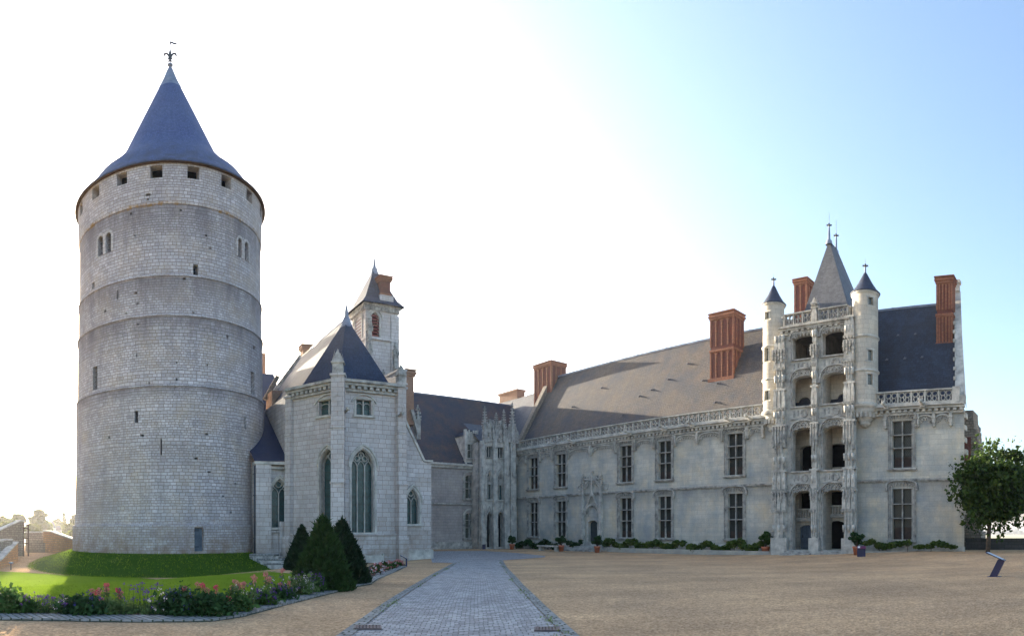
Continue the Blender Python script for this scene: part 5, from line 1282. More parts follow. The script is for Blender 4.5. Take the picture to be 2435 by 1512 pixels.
for (a,b) in (b0,b1):
    pane(a,b,-.25,Pz(1217),.58,'point',Pz(1232)).build('doorway',M['black'],pav)
    g=MB(); g.bar([(a-.08,-.25)]+arch(a-.08,b+.08,Pz(1232),Pz(1217)+.1,'point',6)+[(b+.08,-.25)],.1,-.08,.04); c=(a+b)/2
    g.bar([(a-.1,Pz(1225)),(c-.1,Pz(1212)),(c,Pz(1204))],.08,-.12,0); g.bar([(b+.1,Pz(1225)),(c+.1,Pz(1212)),(c,Pz(1204))],.08,-.12,0)
    g.build('door_moulding',M['carved'],pav)
    w=gothic_window(pav,a+.03,b-.03,Pz(1188),Pz(1142),Pz(1122),2,0,.4,'carvedlite')
    g=MB(); g.face([(a+.05,.12,Pz(1153)),(b-.05,.12,Pz(1153)),(b-.05,.12,Pz(1140)),(c,.12,Pz(1123)),(a+.05,.12,Pz(1140))]); lace(g,arch(a+.05,b-.05,Pz(1146),Pz(1126),'point',5),.2,.05,.13,size=.1); g.build('blind_tracery',M['carved'],w)
    pane(a+.03,b-.03,Pz(1089),Pz(1064),.3).build('window_glass',M['glasswing'],pav)
    g=MB(); g.box(c-.04,c+.04,.1,.2,Pz(1089),Pz(1064)); g.box(a-.1,b+.1,-.15,.05,Pz(1091),Pz(1089)); g.bar([(a-.08,Pz(1089)),(a-.08,Pz(1063)),(b+.08,Pz(1063)),(b+.08,Pz(1089))],.1,-.07,.05); g.build('window_frame',M['carved'],pav)
    # steep gablet above
    g=MB(); ga,gb=a-.35,b+.35; gz_=Pz(1052); tip=Pz(1000)
    g.prism([(ga,gz_),(gb,gz_),(c,tip)],-.1,.25); g.bar([(ga,gz_),(c,tip)],.16,-.22,.1); g.bar([(gb,gz_),(c,tip)],.16,-.22,.1)
    g.ring(c,gz_+.7,.26,.07,-.2,-.08,8)
    for k in range(5):
        f=(k+.6)/5.2
        for xx in (ga,gb): x=xx+(c-xx)*f+(.1 if xx>c else -.1); z=gz_+(tip-gz_)*f; g.box(x-.09,x+.09,-.22,-.02,z,z+.2)
    g.build('gable',M['carved'],pav)
def pbut(p0,p1,ztop,tips,d=.3):
    x0,x1=Px(p0,-d),Px(p1,-d); c=(x0+x1)/2; mb=MB()
    mb.box(x0-.05,x1+.05,-d-.1,.1,G0,Pz(1256)); z=[Pz(1256),Pz(1190),Pz(1110),ztop]
    for i in range(3):
        s=1-.06*i; h=(x1-x0)/2*s; mb.box(c-h,c+h,-d*s,.1,z[i],z[i+1]-.002); mb.box(c-h-.05,c+h+.05,-d*s-.07,.1,z[i]-.08,z[i]+.05)
        n=max(1,round(h*2/.5))
        for k in range(n+1): x=c-h+2*h*k/n; mb.box(x-.05,x+.05,-d*s-.05,.0,z[i]+.1,z[i+1]-.6)
        for k in range(n): x=c-h+2*h*(k+.5)/n; mb.box(x-.14,x+.14,-d*s-.13,0,z[i+1]-1.0,z[i+1]-.5); mb.face([(x-.16,-d*s-.14,z[i+1]-.5),(x+.16,-d*s-.14,z[i+1]-.5),(x,-d*s-.05,z[i+1]+.1)])
    mb.build('buttress',M['carvedlite'],pav)
    g=MB()
    for (xp,yt,w,zb) in tips: pinnacle(g,Px(xp,-d*.5),-d*.5,zb,Pz(yt),w,.42,7)
    g.build('pinnacle',M['carved'],pav)
pbut(1145,1153,Pz(1052),[(1152.6,973,.42,Pz(1056))])
pbut(1174,1183,Pz(1044),[(1173,1003,.34,Pz(1046)),(1180,985,.36,Pz(1046))])
pbut(1200,1211,Pz(1048),[(1198,975,.32,Pz(1050)),(1210,1010,.36,Pz(1050)),(1204,1020,.3,Pz(1050))])
pbut(1215,1227,Pz(1048),[(1218,955,.46,Pz(1052)),(1224,1005,.32,Pz(1052)),(1229,1020,.3,Pz(1052))],.4)
mb=MB(); mb.face([(Px(1144),.0,Pz(1056)),(Px(1226),.0,Pz(1056)),(Px(1226),3.5,Pz(1000)),(Px(1144),3.5,Pz(1000))]); mb.build('roof',M['slategrey'],pav)

# ---------------------------------------------------------------- broken masonry at the right end
FX=frame_D(T0,46.2,0)
rx0,rx1=FX.s(2286),FX.s(2331)
ruin=thing('ruined_wall','ragged broken wall stump of rubble and brick beside the tree','ruin',(*FX.w((rx0+rx1)/2,0),0),FX.a)
rc=(rx0+rx1)/2; h=(rx1-rx0)/2; mb=MB(); rr=random.Random(3); z=G0; zt=FX.z(2310,986); 
while z<zt:
    dz=rr.uniform(.28,.45); f=(z-G0)/(zt-G0); e=h*(1-.0*f)-max(0,(f-.72))*h*2.6+rr.uniform(-.12,.12); mb.box(-h-.3,max(-h*.4,e),rr.uniform(-.08,.05),2.2,z,z+dz-.004); z+=dz
mb.build('rubble_core',M['rubble'],ruin)
mb=MB(); mb.box(-h-.32,-h+.75,-.12,.1,5.2,8.6); mb.build('brick_patch',M['brickdark'],ruin)
# ---------------------------------------------------------------- foliage helpers
rng=np.random.default_rng(11)
def leafquads(P,size,elong=1.6,droop=0.,spread=.35,dirs=None):
    P=np.asarray(P,float); n=len(P)
    if dirs is None: a=rng.normal(size=(n,3)); a[:,2]-=droop
    else: a=dirs+rng.normal(size=(n,3))*.35
    a/=np.linalg.norm(a,axis=1,keepdims=True)+1e-9
    b=np.cross(a,rng.normal(size=(n,3))); b/=np.linalg.norm(b,axis=1,keepdims=True)+1e-9
    s=(size*(1+spread*rng.normal(size=(n,1)))).clip(size*.4,size*1.8)
    u=a*s*elong/2; v=b*s/2
    return np.stack([P-u,P-u*.1+v,P+u,P-u*.1-v],axis=1)
def ell(n,c,r,shell=.55):
    d=rng.normal(size=(n,3)); d/=np.linalg.norm(d,axis=1,keepdims=True)
    t=(shell+(1-shell)*rng.random((n,1)))**.8
    return np.asarray(c)+d*t*np.asarray(r)
def clumps(n,c,r,k,cr,shell=.35,flat=.75):
    C=ell(k,c,np.asarray(r)*.82,shell); C=c+(C-c)*rng.uniform(.7,1.2,size=(k,1)) if k>80 else C; out=[]
    w=rng.dirichlet(np.ones(k)*3)*n
    for i in range(k):
        q=cr*rng.uniform(.65,1.25); out.append(ell(max(3,int(w[i])),C[i],(q,q,q*flat),.5))
    return np.concatenate(out),C
def tree(name,label,cat,x,y,z0,h,crown_c,crown_r,n,leaf,mat,group=None,trunk=.16,k=60,cr=.7,limbs=9,barkmat='bark',lean=0):
    t=thing(name,label,cat,(x,y,z0),0,group)
    c=np.array(crown_c)-np.array([x,y,z0]); P,C=clumps(int(n*.8),c,crown_r,k,cr,.25,.6); q=ell(int(n*.2),c,np.array(crown_r),.5)-c; a=np.arctan2(q[:,1],q[:,0]); q*=(1+.13*np.sin(3*a+q[:,2]*1.7)+.12*np.sin(5*a-q[:,2]*2.3)+.06*rng.normal(size=len(a)))[:,None]; P=np.concatenate([P,q+c]); mb=MB(); mb.quads(leafquads(P,leaf)); mb.build('crown',M[mat],t)
    mb=MB(); top=c+np.array([0,0,crown_r[2]*.2]); zb=c[2]-crown_r[2]*.75; mb.tube((0,0,-.3),(c[0]*.3,c[1]*.3,zb),trunk,trunk*.8,10); mb.tube((c[0]*.3,c[1]*.3,zb),tuple(top),trunk*.8,trunk*.3,8)
    for i in range(limbs):
        e=C[i%len(C)]; s=np.array([c[0]*.3,c[1]*.3,zb])*(1-.5*i/limbs)+top*.5*i/limbs; m_=(s+e)/2+np.array([0,0,-.1*h*.1]); mb.tube(tuple(s),tuple(m_),trunk*.4,trunk*.25,6); mb.tube(tuple(m_),tuple(e),trunk*.25,trunk*.08,6)
    mb.build('trunk',M[barkmat],t); return t

# ---------------------------------------------------------------- linden at the right edge
_,bd=gp(2348,1313); bx_,by_=W(2348,bd-.8); bz_=gz(bx_,by_)
cx_,cy_=W(2366,bd-.7)
tree('linden_tree','dense round linden with gold lit top beside the palace wing','tree',bx_,by_,bz_,7.4,(cx_,cy_,4.35),(2.85,2.85,2.95),27000,.17,'linden',trunk=.17,k=105,cr=.62,limbs=24)
# ---------------------------------------------------------------- three clipped yews
def yew(px,py,hw,ptop,label,mat='yew',rough_=1.):
    (x,y,z),d=gp(px,py); d+=.2; x,y=W(px,d); R=hw/F*d; h=EYE+(HY-ptop)/F*d-z
    n=15000; f=1-np.sqrt(rng.random(n)*.98); a=rng.random(n)*2*math.pi
    prof=lambda f:R*(np.clip(1-f,0,1)**.86)*(1-.06*np.exp(-f*12))
    lump=1+rough_*(.09*np.sin(a*3+f*9+px)+.06*np.sin(a*7-f*21)+.05*rng.normal(size=n))
    rr=prof(f)*lump*(.86+.16*rng.random(n)); P=np.stack([rr*np.cos(a),rr*np.sin(a),f*h*.98+.02],1)
    dirs=np.stack([np.cos(a)*.55,np.sin(a)*.55,np.full(n,.95)],1)
    mb=MB(); mb.quads(leafquads(P,.05,3.2,dirs=dirs,spread=.5))
    m=int(420*rough_); f=rng.random(m)*.9; a=rng.random(m)*2*math.pi; rr=prof(f)*1.06; P=np.stack([rr*np.cos(a),rr*np.sin(a),f*h+.05],1); dirs=np.stack([np.cos(a)*.7,np.sin(a)*.7,np.full(m,.8)],1)
    mb.quads(leafquads(P,.035,8,dirs=dirs))
    mb.lathe([(R*.86,0.0)]+[(float(prof(q))*.86,q*h*.97) for q in (.15,.3,.45,.6,.75,.88,.97)]+[(0.01,h*.985)],20,smooth=False)
    o=mb.build('clipped_yew',M[mat],None,(x,y,z)); tag(o,label,'shrub','clipped yew cones by the flower bed')
M['yewdark']=leafmat('dark_yew_foliage',(.022,.045,.018),(.008,.018,.008),.1,4.)
yew(768,1404,76,1222,'biggest and nearest yew cone, bushy, in front of the apse windows','yew',.6)
yew(813,1389,72,1232,'dark yew cone just right of and behind the biggest one','yewdark',.3)
yew(718,1357,46,1246,'smallest yew cone, farthest left, beside the stone steps','yewdark',.3)

# ---------------------------------------------------------------- flower bed
BEDX=[p[0] for p in bed_out]; BEDY=[p[1] for p in bed_out]
def bedpt(px,up): return gp(px,float(np.interp(px,BEDX,BEDY))-up)
def bush(px,up,hw,ptop,n,leaf,mat,label,name='leafy_bush',group='leafy clumps in the flower bed',flowers=None,k=26):
    (x,y,z),d=bedpt(px,up); R=hw/F*d; top=EYE+(HY-ptop)/F*d; h=top-z; t=thing(name,label,'plant',(x,y,z),0,group)
    P,C=clumps(int(n*.6),(0,0,h*.5),(R,R*.8,h*.52),k,R*.34,.2); P=np.concatenate([P,np.array([0,0,h*.45])+rng.normal(size=(int(n*.4),3))*np.array([R*.5,R*.4,h*.27])]); P=P[P[:,2]>0.01]; mb=MB(); mb.quads(leafquads(P,leaf,1.8)); mb.build('foliage',M[mat],t)
    mb=MB()
    for c in C[:18]: mb.tube((c[0]*.2,c[1]*.2,-.02),tuple(c),.008,.004,5)
    mb.build('stem',M['leafdark'],t)
    if flowers:
        fm,fn,fs=flowers; mb=MB(); Q=ell(fn,(0,0,h*.55),(R,R*.8,h*.55),.9); Q=Q[Q[:,2]>h*.35]; 
        for q in Q:
            kk=7; pts=q+rng.normal(size=(kk,3))*np.array([.008,.008,.045]); mb.quads(leafquads(pts,fs,1.2))
        mb.build('blossoms',M[fm],t)
    return t
bush(12,16,42,1404,5200,.05,'leafmid','sunlit bush of small leaves at the left end of the flower bed')
bush(62,18,28,1425,1800,.045,'leafmid','low leafy clump just right of the sunlit end bush',flowers=('purple',16,.03))
bush(196,14,46,1422,5200,.055,'leafdark','dark green leafy clump with blue spikes left of the tall pink blooms',flowers=('blue',26,.03))
bush(262,15,26,1430,1500,.05,'leafpale','pale feathery clump under the tallest pink flowers on the left')
bush(424,13,42,1408,5600,.055,'leafdark','dark leafy clump with blue spikes at the left of the bed corner',flowers=('blue',36,.03))
bush(500,12,44,1418,5600,.055,'leafdark','dark leafy clump in the middle of the bed corner under pink blooms')
bush(562,13,34,1415,3600,.055,'leafmid','mid green leafy clump right of the bed corner')
bush(622,14,36,1408,3000,.045,'leafmid','loose clump dotted with purple blooms where the edging bends up',flowers=('purple',46,.035))
bush(668,14,30,1398,2600,.045,'leafdark','small dark clump with purple blooms left of the white flowers',flowers=('purple',40,.035))
bush(718,12,30,1374,2800,.04,'leafpale','airy clump full of small white flowers in front of the biggest yew',flowers=('white',60,.018))
bush(750,10,22,1368,1600,.04,'leafmid','airy purple and white clump at the foot of the biggest yew',flowers=('purple',46,.028))
# soft low green filling the bed
def fill():
    mb=MB(); P=[];B=[];
    for _ in range(1500):
        px=rng.uniform(-60,770); up=rng.uniform(15,27); (x,y,z),d=bedpt(px,up); h=rng.uniform(.03,.17)*(1.9 if rng.random()<.12 else 1); n=int(3+h*26)
        for k in range(n):
            f=rng.random(); P.append((x+rng.normal()*.05,y+rng.normal()*.05,z+h*f+.02))
    mb.quads(leafquads(P,.035,2.4)); o=mb.build('low_bed_greenery',M['leafpale']); tag(o,'low feathery greenery filling the flower bed','greenery',kind='stuff')
    mb=MB()
    for _ in range(130):
        px=rng.choice([rng.uniform(40,160),rng.uniform(285,385),rng.uniform(590,760),rng.uniform(60,380)]); up=rng.uniform(8,26); (x,y,z),d=bedpt(px,up); h=rng.uniform(.2,.36 if px<190 else .6); lx,ly=rng.normal()*.06,rng.normal()*.06
        mb.tube((x,y,z),(x+lx,y+ly,z+h),.004,.003,3); c=np.array([x+lx,y+ly,z+h]); mb.quads(leafquads(c+rng.normal(size=(9,3))*np.array([.022,.022,.012]),.022,1.2),m=1)
    o=mb.build('verbena_haze',[M['leafdark'],M['purple']]); tag(o,'thin stalked purple verbena scattered through the flower bed','flowers',kind='stuff')
    mb=MB()
    for _ in range(70):
        px=rng.choice([rng.uniform(350,395),rng.uniform(600,690),rng.uniform(120,165),rng.uniform(540,690)]); up=rng.uniform(8,24); (x,y,z),d=bedpt(px,up); h=rng.uniform(.12,.3 if px<190 else .5); c=np.array([x,y,z+h]); mb.tube((x,y,z),tuple(c),.003,.002,3); mb.quads(leafquads(c+rng.normal(size=(4,3))*.014,.025,1.1),m=1)
    o=mb.build('white_gaura_haze',[M['leafmid'],M['white']]); tag(o,'small white flowers on thin stems scattered through the bed','flowers',kind='stuff')
fill()
heads=[(219,1404,0),(231,1408,1),(236,1403,0),(252.7,1389,1),(254,1399,0),(242,1425.6,0),(281,1401.7,1),(286,1408,0),(438.4,1397,0),(470,1387.4,0),(482,1391.4,1),(492,1401,0),(514,1395,1),(447,1419,0),(469,1430,1),(496,1414.7,0),(500,1424,1),(543,1421.5,1),(559,1381,0),(569.6,1388,0),(579,1387.4,0),(551,1396,0),(602,1370,0),(606,1373,0),(631.7,1363.6,0),(640,1374.7,0),(671.8,1355,0),(666.6,1389,0),(686,1384,0),(634,1376,0)]
def lr(v,a,b,m='between'): return v
for i,(px,py,hot) in enumerate(heads):
    (x,y,z),d=bedpt(px,rng.uniform(10,20)); top=EYE+(HY-py)/F*d; h=top-z
    where='far left cluster' if px<300 else 'group over the bed corner' if px<557 else 'group near the yews'
    t=thing('spider_flower','',''  ,(x,y,z),0,'tall pink spider flowers in the bed')
    cl=sorted(h[0] for h in heads if (h[0]<300)==(px<300) and (h[0]<557)==(px<557)); ordn=['first','second','third','fourth','fifth','sixth','seventh','eighth','ninth','tenth','eleventh','twelfth','thirteenth'][cl.index(px)]
    t['label']=('bright pink' if hot else 'faded pink')+' spider flower, '+ordn+' from the left in the '+where; t['category']='flower'
    mb=MB(); bx2=rng.normal()*.03; mb.tube((0,0,0),(bx2,.0,h*.6),.011,.009,5); mb.tube((bx2,0,h*.6),(0,0,h),.009,.007,5)
    for k in range(14): f=.25+.6*rng.random(); mb.quads(leafquads([(rng.normal()*.05,rng.normal()*.05,h*f)],.05,2.2))
    mb.build('stem',M['leafpale'],t)
    mb=MB(); P=ell(44,(0,0,h-.01),(.06,.06,.05),.5); mb.quads(leafquads(P,.023,1.7)); P=ell(22,(0,0,h-.08),(.05,.05,.07),.4); mb.quads(leafquads(P,.018,1.8),m=1)
    mb.build('flower_head',[M['pink'] if hot else M['palepink'],M['palepink']],t)
# rose bed by the chapel
for i,(px,py,hw,pt) in enumerate(((897,1369,15,1340),(915,1359,15,1336),(932,1353,14,1334),(948,1347,11,1331))):
    (x,y,z),d=gp(px,py); R=hw/F*d*1.1; h=EYE+(HY-pt)/F*d-z; t=thing('rose_bush','','',(x,y,z),0,'rose bushes at the chapel foot')
    t['label']=['whitest rose bush, nearest the yews','rose bush with pink and white blooms, second from the yews','leafy pink rose bush, third from the yews','last pink rose bush, beside the tilted blue sign'][i]; t['category']='shrub'
    P,C=clumps(1300,(0,0,h*.5),(R,R,h*.5),12,R*.35); mb=MB(); mb.quads(leafquads(P,.055,1.5)); mb.build('foliage',M['leafmid'],t)
    mb=MB(); Q=ell(60,(0,0,h*.55),(R,R,h*.5),.9)
    for q in Q: mb.quads(leafquads(q+rng.normal(size=(5,3))*.02,.05,1.1),m=int(rng.random()<(.6,.4,.2,.1)[i]))
    mb.build('blossoms',[M['palepink'],M['white']],t)
# grass tufts over lawn edge, bank edge and path seams
def tufts():
    P=[]; 
    for _ in range(9000):
        px=rng.uniform(-40,720); lo=float(np.interp(px,[-260,0,150,350,520,640,700],[1366,1361,1368,1371,1368,1361,1364])); hi=float(np.interp(px,[-260,0,150,300,420,520,600,690,740],[1450,1447,1452,1456,1456,1450,1432,1404,1392]))
        f=rng.random()**.6; (x,y,z),d=gp(px,lo+(hi-lo)*f); P.append((x,y,z+.04))
    P=np.array(P); n=len(P); P=np.repeat(P,3,0)+rng.normal(size=(n*3,3))*np.array([.06,.06,.004]); dirs=np.tile([0,0,1.],(n*3,1))
    mb=MB(); mb.quads(leafquads(P,.012,4.5,dirs=dirs)); tag(mb.build('lawn_blades',M['blade']),'short grass blades standing on the lawn','grass',kind='stuff')
    P=[]
    fr=Frame(KX*.86,KY*.86,-KEEP_TH)
    for _ in range(5200):
        a=rng.uniform(-2.0,1.15); r=11.08+rng.normal()*.1 if rng.random()<.5 else rng.uniform(7.7,11.0); f=(r-7.48)/3.62; x,y=fr.w(r*math.sin(a),-r*math.cos(a)); zt=.05; zb=gz(x,y)-.05; z=zt+(min(zb,zt)-zt)*(f**1.25 if f<.8 else .757+.243*max(0,min(1,((f-.8)/.2)))**.6); P.append((x,y,z+.05))
    P=np.array(P); P=np.repeat(P,2,0)+rng.normal(size=(len(P)*2,3))*np.array([.08,.08,.01]); mb=MB(); mb.quads(leafquads(P,.03,4.,dirs=np.tile([0,0,1.],(len(P),1)))); tag(mb.build('bank_blades',M['blade']),'grass blades standing on the round bank','grass',kind='stuff')
    P=[]
    for E in (PL,PR):
        for _ in range(500):
            i=rng.integers(0,len(E)-1); f=rng.random(); x=E[i][0]+(E[i+1][0]-E[i][0])*f+rng.normal()*.05; y=E[i][1]+(E[i+1][1]-E[i][1])*f; 
            if math.sin(y*1.3+x)>.1: P.append((x,y,gz(x,y)+.03))
    P=np.array(P)[::3]; P=np.repeat(P,5,0)+rng.normal(size=(len(P)*5,3))*np.array([.03,.06,.003]); mb=MB(); mb.quads(leafquads(P,.012,3.,dirs=np.tile([0,0,1.],(len(P),1)))); tag(mb.build('weeds',M['blade']),'thin grass growing in the joints along the cobbled path','grass',kind='stuff')
tufts()

# ---------------------------------------------------------------- potted shrubs along the palace wing
def pot(px,pyb,hwp,pyt,hws,ptop,label,n=1500,mat='leafdark'):
    (x,y,z),d=gp(px,pyb); R=hwp/F*d; h=(pyb-pyt)/F*d; t=thing('potted_shrub',label,'potted plant',(x,y,z),0,'potted shrubs in terracotta along the facade')
    mb=MB(); mb.lathe([(0.01,0),(R*.62,0),(R*.88,h*.78),(R*.98,h*.79),(R,h*.98),(R*.9,h),(R*.84,h*.93),(0.02,h*.9)],24); mb.build('pot',M['terra'],t)
    H=EYE+(HY-ptop)/F*d-z; Rs=hws/F*d; P,C=clumps(n,(0,0,h+(H-h)*.52),(Rs,Rs,(H-h)*.5),16,Rs*.33,.3); mb=MB(); mb.quads(leafquads(P,.075,1.9)); sh=mb.build('shrub',M[mat],t)
    mb=MB()
    for c in C[:9]: mb.tube((0,0,h*.9),tuple(c),.02,.01,5)
    mb.build('stem',M['bark'],sh)
pot(1217.5,1306.4,7,1293.5,12,1271,'smallest terracotta pot with round shrub, at the corner by the stair pavilion')
pot(1335,1311,7.5,1296.5,16,1273,'terracotta pot with wide shrub left of the gothic portal')
pot(1420,1314,8,1298.5,16,1273,'terracotta pot with shrub standing before the portal door')
pot(1820,1318.5,10.5,1299.5,21,1262,'terracotta pot with tall pale oleander left of the loggia tower',2300,'leafmid')
pot(2037,1319.5,10.5,1299,22,1264,'terracotta pot with broad shrub half behind the purple sign',2300,'leafdark')
# vines and low bed walls at the foot of the facade
def vine(px0,px1,ytop,ybot,label,n,mat='leafvine'):
    y=-.75; x0,x1=FR.s(px0,y),FR.s(px1,y); xm=(x0+x1)/2; w=FR.w(xm,y); t=thing('wall_vine',label,'vine',(*w,0),FR.a,'leafy vines at the foot of the facade')
    zt=FR.z((px0+px1)/2,ytop,y); zb=FR.z((px0+px1)/2,ybot,y); L=x1-x0; k=int(L*2.6); C=[]
    P=[]
    for i in range(k):
        c=(-L/2+L*(i+.5)/k+rng.normal()*.1, rng.normal()*.08, zb+(zt-zb)*(.5+.22*math.sin(i*.9+px0)+rng.normal()*.08)); C.append(c); P.append(ell(max(6,n//k),c,(.36,.24,(zt-zb)*rng.uniform(.26,.42)),.3))
    mb=MB(); mb.quads(leafquads(np.concatenate(P),.13,1.15)); mb.build('foliage',M[mat],t)
    mb=MB(); prev=None
    for i,c in enumerate(C):
        if i%5==2: mb.tube((c[0],.1,-.4),(c[0]+.15,0,c[2]),.03,.02,6)
        if prev: mb.tube(prev,(c[0],c[1],c[2]-.1),.02,.02,5)
        prev=(c[0],c[1],c[2]-.1)
    mb.build('stem',M['bark'],t)
vine(1229,1326,1283,1305,'dark vine between the corner pot and the pot left of the portal',2600,'leafdark')
vine(1347,1386,1282,1303,'short dark vine between the two pots left of the portal',900,'leafdark')
vine(1432,1812,1283,1310,'long vine under the five right hand windows left of the loggia tower',9500)
vine(2056,2160,1285,1304,'vine right of the loggia tower beside the purple sign',2200)
vine(2172,2272,1287,1306,'thin yellowing vine at the right end of the facade',1400)
for i,(a,b) in enumerate(((1428,1808),(2050,2291))):
    mb=MB(); w=FR.w(FR.s((a+b)/2,-1.0),-1.0); L=FR.s(b,-1.)-FR.s(a,-1.); mb.box(-L/2,L/2,0,.22,-.8,-.02 if i==0 else .1); mb.box(-L/2,L/2,.22,.98,-.8,-.06 if i==0 else .06,m=1)
    o=mb.build('bed_wall',[M['wing'],M['soil']],None,(*w,0),FR.a); tag(o,['low pale stone bed wall under the long vine','low stone bed wall right of the loggia tower'][i],'low wall')
mb=MB(); L=1.5; mb.box(-L,L,-.3,.3,-.02,.12); mb.box(-L+.2,-L+.5,-.25,.25,-.5,-.022); mb.box(L-.5,L-.2,-.25,.25,-.5,-.022); (x,y,z),d=gp(1306,1310); o=mb.build('stone_bench',M['carvedlite'],None,(x,y,z+.42),FR.a); tag(o,'low stone slab bench left of the portal','bench')

# ---------------------------------------------------------------- signs
def lectern(px,pyb,name,label,d_w,poly,width,yaw,panel_tilt=True):
    pass
(x,y,z),d=gp(2362,1371); k=d/F
t=thing('information_lectern','dark blue zigzag information lectern with a pale tilted panel on the gravel','sign',(x,y,z),-th(2362)-.15)
q=lambda px,py:((px-2362)*k,(1371-py)*k)
mb=MB(); mb.prism([q(2353,1371.5),q(2371,1370.5),q(2390,1333),q(2388,1329),q(2374,1329.5)],-.12,.12); mb.build('post',M['signblue'],t)
mb=MB(); a,b=q(2347,1312.5),q(2390.5,1331.5); mb.prism([a,b,(b[0],b[1]-.03),(a[0],a[1]-.03)],-.26,.26)
# roll the panel towards the reader
pn=mb.build('panel',M['signblue'],t); mb=MB(); mb.face([(a[0]+.03,-.24,a[1]-.010),(b[0]-.03,-.24,b[1]+.014),(b[0]-.03,.24,b[1]+.016),(a[0]+.03,.24,a[1]-.008)]); mb.build('panel_print',M['signface'],pn)
mb=MB(); mb.box(-.2,.28,-.18,.18,-.02,.012); mb.build('base_plate',M['signblue'],t)
(x,y,z),d=gp(2048,1323.5); k=d/F
t=thing('information_stand','small dark blue box sign with a purple sloping top beside the right pot','sign',(x,y,z),-th(2048))
mb=MB(); h=19*k; mb.box(-10*k,10*k,-.12,.14,0,h); mb.build('body',M['signblue'],t)
mb=MB(); mb.face([(-10.5*k,-.2,h+.01),(10.5*k,-.2,h+.01),(10.5*k,.16,h+.16),(-10.5*k,.16,h+.16)]); mb.face([(-10.5*k,-.2,h+.01),(-10.5*k,.16,h+.16),(-10.5*k,.16,h)]); mb.face([(10.5*k,-.2,h+.01),(10.5*k,.16,h),(10.5*k,.16,h+.16)]); mb.face([(10.5*k,.16,h),(-10.5*k,.16,h),(-10.5*k,.16,h+.16),(10.5*k,.16,h+.16)]); tp=mb.build('sloping_top',M['signpurple'],t)
mb=MB(); f=lambda u,v:(u*k,-.2+.36*v,h+.014+.15*v); mb.face([f(-8,.25),f(-3,.25),f(-3,.9),f(-8,.9)]); mb.build('paper_notice',M['paper'],tp)
(x,y,z),d=gp(966,1347.5); k=d/F
t=thing('tilted_sign','slim dark blue post sign with a tilted panel beside the roses','sign',(x,y,z),-th(966))
mb=MB(); mb.box(-1.5*k,2.4*k,-.05,.05,0,19*k); mb.build('post',M['signblue'],t)
mb=MB(); mb.prism([(-14.5*k,28*k),(2.4*k,19.5*k),(2.4*k,17.5*k),(-14.5*k,26*k)],-.15,.15); pn=mb.build('panel',M['signblue'],t); mb=MB(); mb.face([(-14*k,-.13,28.2*k),(2*k,-.13,20.1*k),(2*k,.13,20.1*k),(-14*k,.13,28.2*k)]); mb.build('panel_print',M['signface'],pn)
(x,y,z),d=gp(1151,1306); k=d/F
t=thing('low_information_stand','little dark stand sign at the stair pavilion doors','sign',(x,y,z),-th(1151))
mb=MB(); mb.box(-4*k,4*k,-.1,.1,0,11*k); mb.build('body',M['signblue'],t); mb=MB(); mb.prism([(-4*k,11*k),(5*k,13*k),(5*k,12*k),(-4*k,10.3*k)],-.2,.16); mb.build('panel',M['iron'],t)
# spotlight on a short post on the left path
(x,y,z),d=gp(26,1357); k=d/F
t=thing('path_post','short thin post with a small bracket on the sunlit path','post',(x,y,z),0)
mb=MB(); mb.tube((0,0,0),(0,0,17*k),.04,.035,8); mb.build('pole',M['iron'],t); mb=MB(); mb.box(-.12,.16,-.08,.08,17*k,17*k+.12); mb.build('lamp_head',M['lead'],t)

# ---------------------------------------------------------------- drain grates
def grate(px0,px1,py0,py1,label):
    (xa,ya,za),_=gp(px0,py1); (xb_,yb_,zb_),_=gp(px1,py1); (xc,yc,zc),_=gp((px0+px1)/2,(py0+py1)/2); L=math.dist((xa,ya),(xb_,yb_)); a=math.atan2(yb_-ya,xb_-xa)
    t=thing('drain_grate',label,'drain',(xc,yc,zc+.03),a,'iron drain grates set in the cobbles')
    mb=MB(); wd=.34; h=L/2
    for (x0,x1,y0,y1) in ((-h,h,-wd/2,-wd/2+.03),(-h,h,wd/2-.03,wd/2),(-h,-h+.03,-wd/2+.03,wd/2-.03),(h-.03,h,-wd/2+.03,wd/2-.03),(-h+.03,h-.03,-.015,.015)): mb.box(x0,x1,y0,y1,-.02,.012)
    mb.build('frame',M['rustiron'],t); mb=MB(); n=8
    for i in range(1,n): x=-h+L*i/n; mb.box(x-.016,x+.016,-wd/2+.03,-.016,-.02,.008); mb.box(x-.016,x+.016,.016,wd/2-.03,-.02,.008)
    mb.build('bars',M['rustiron'],t); mb=MB(); mb.face([(-h,-wd/2,-.008),(h,-wd/2,-.008),(h,wd/2,-.008),(-h,wd/2,-.008)]); mb.build('sump',M['black'],t)
M['rustiron']=plain('rusty_iron',(.16,.11,.10),(.08,.06,.06),8.,.6,.4,.4)
grate(842,908,1488,1503,'iron drain grate in the lower left corner of the cobbled path')
grate(1270,1333,1494,1505,'iron drain grate in the lower right corner of the cobbled path')

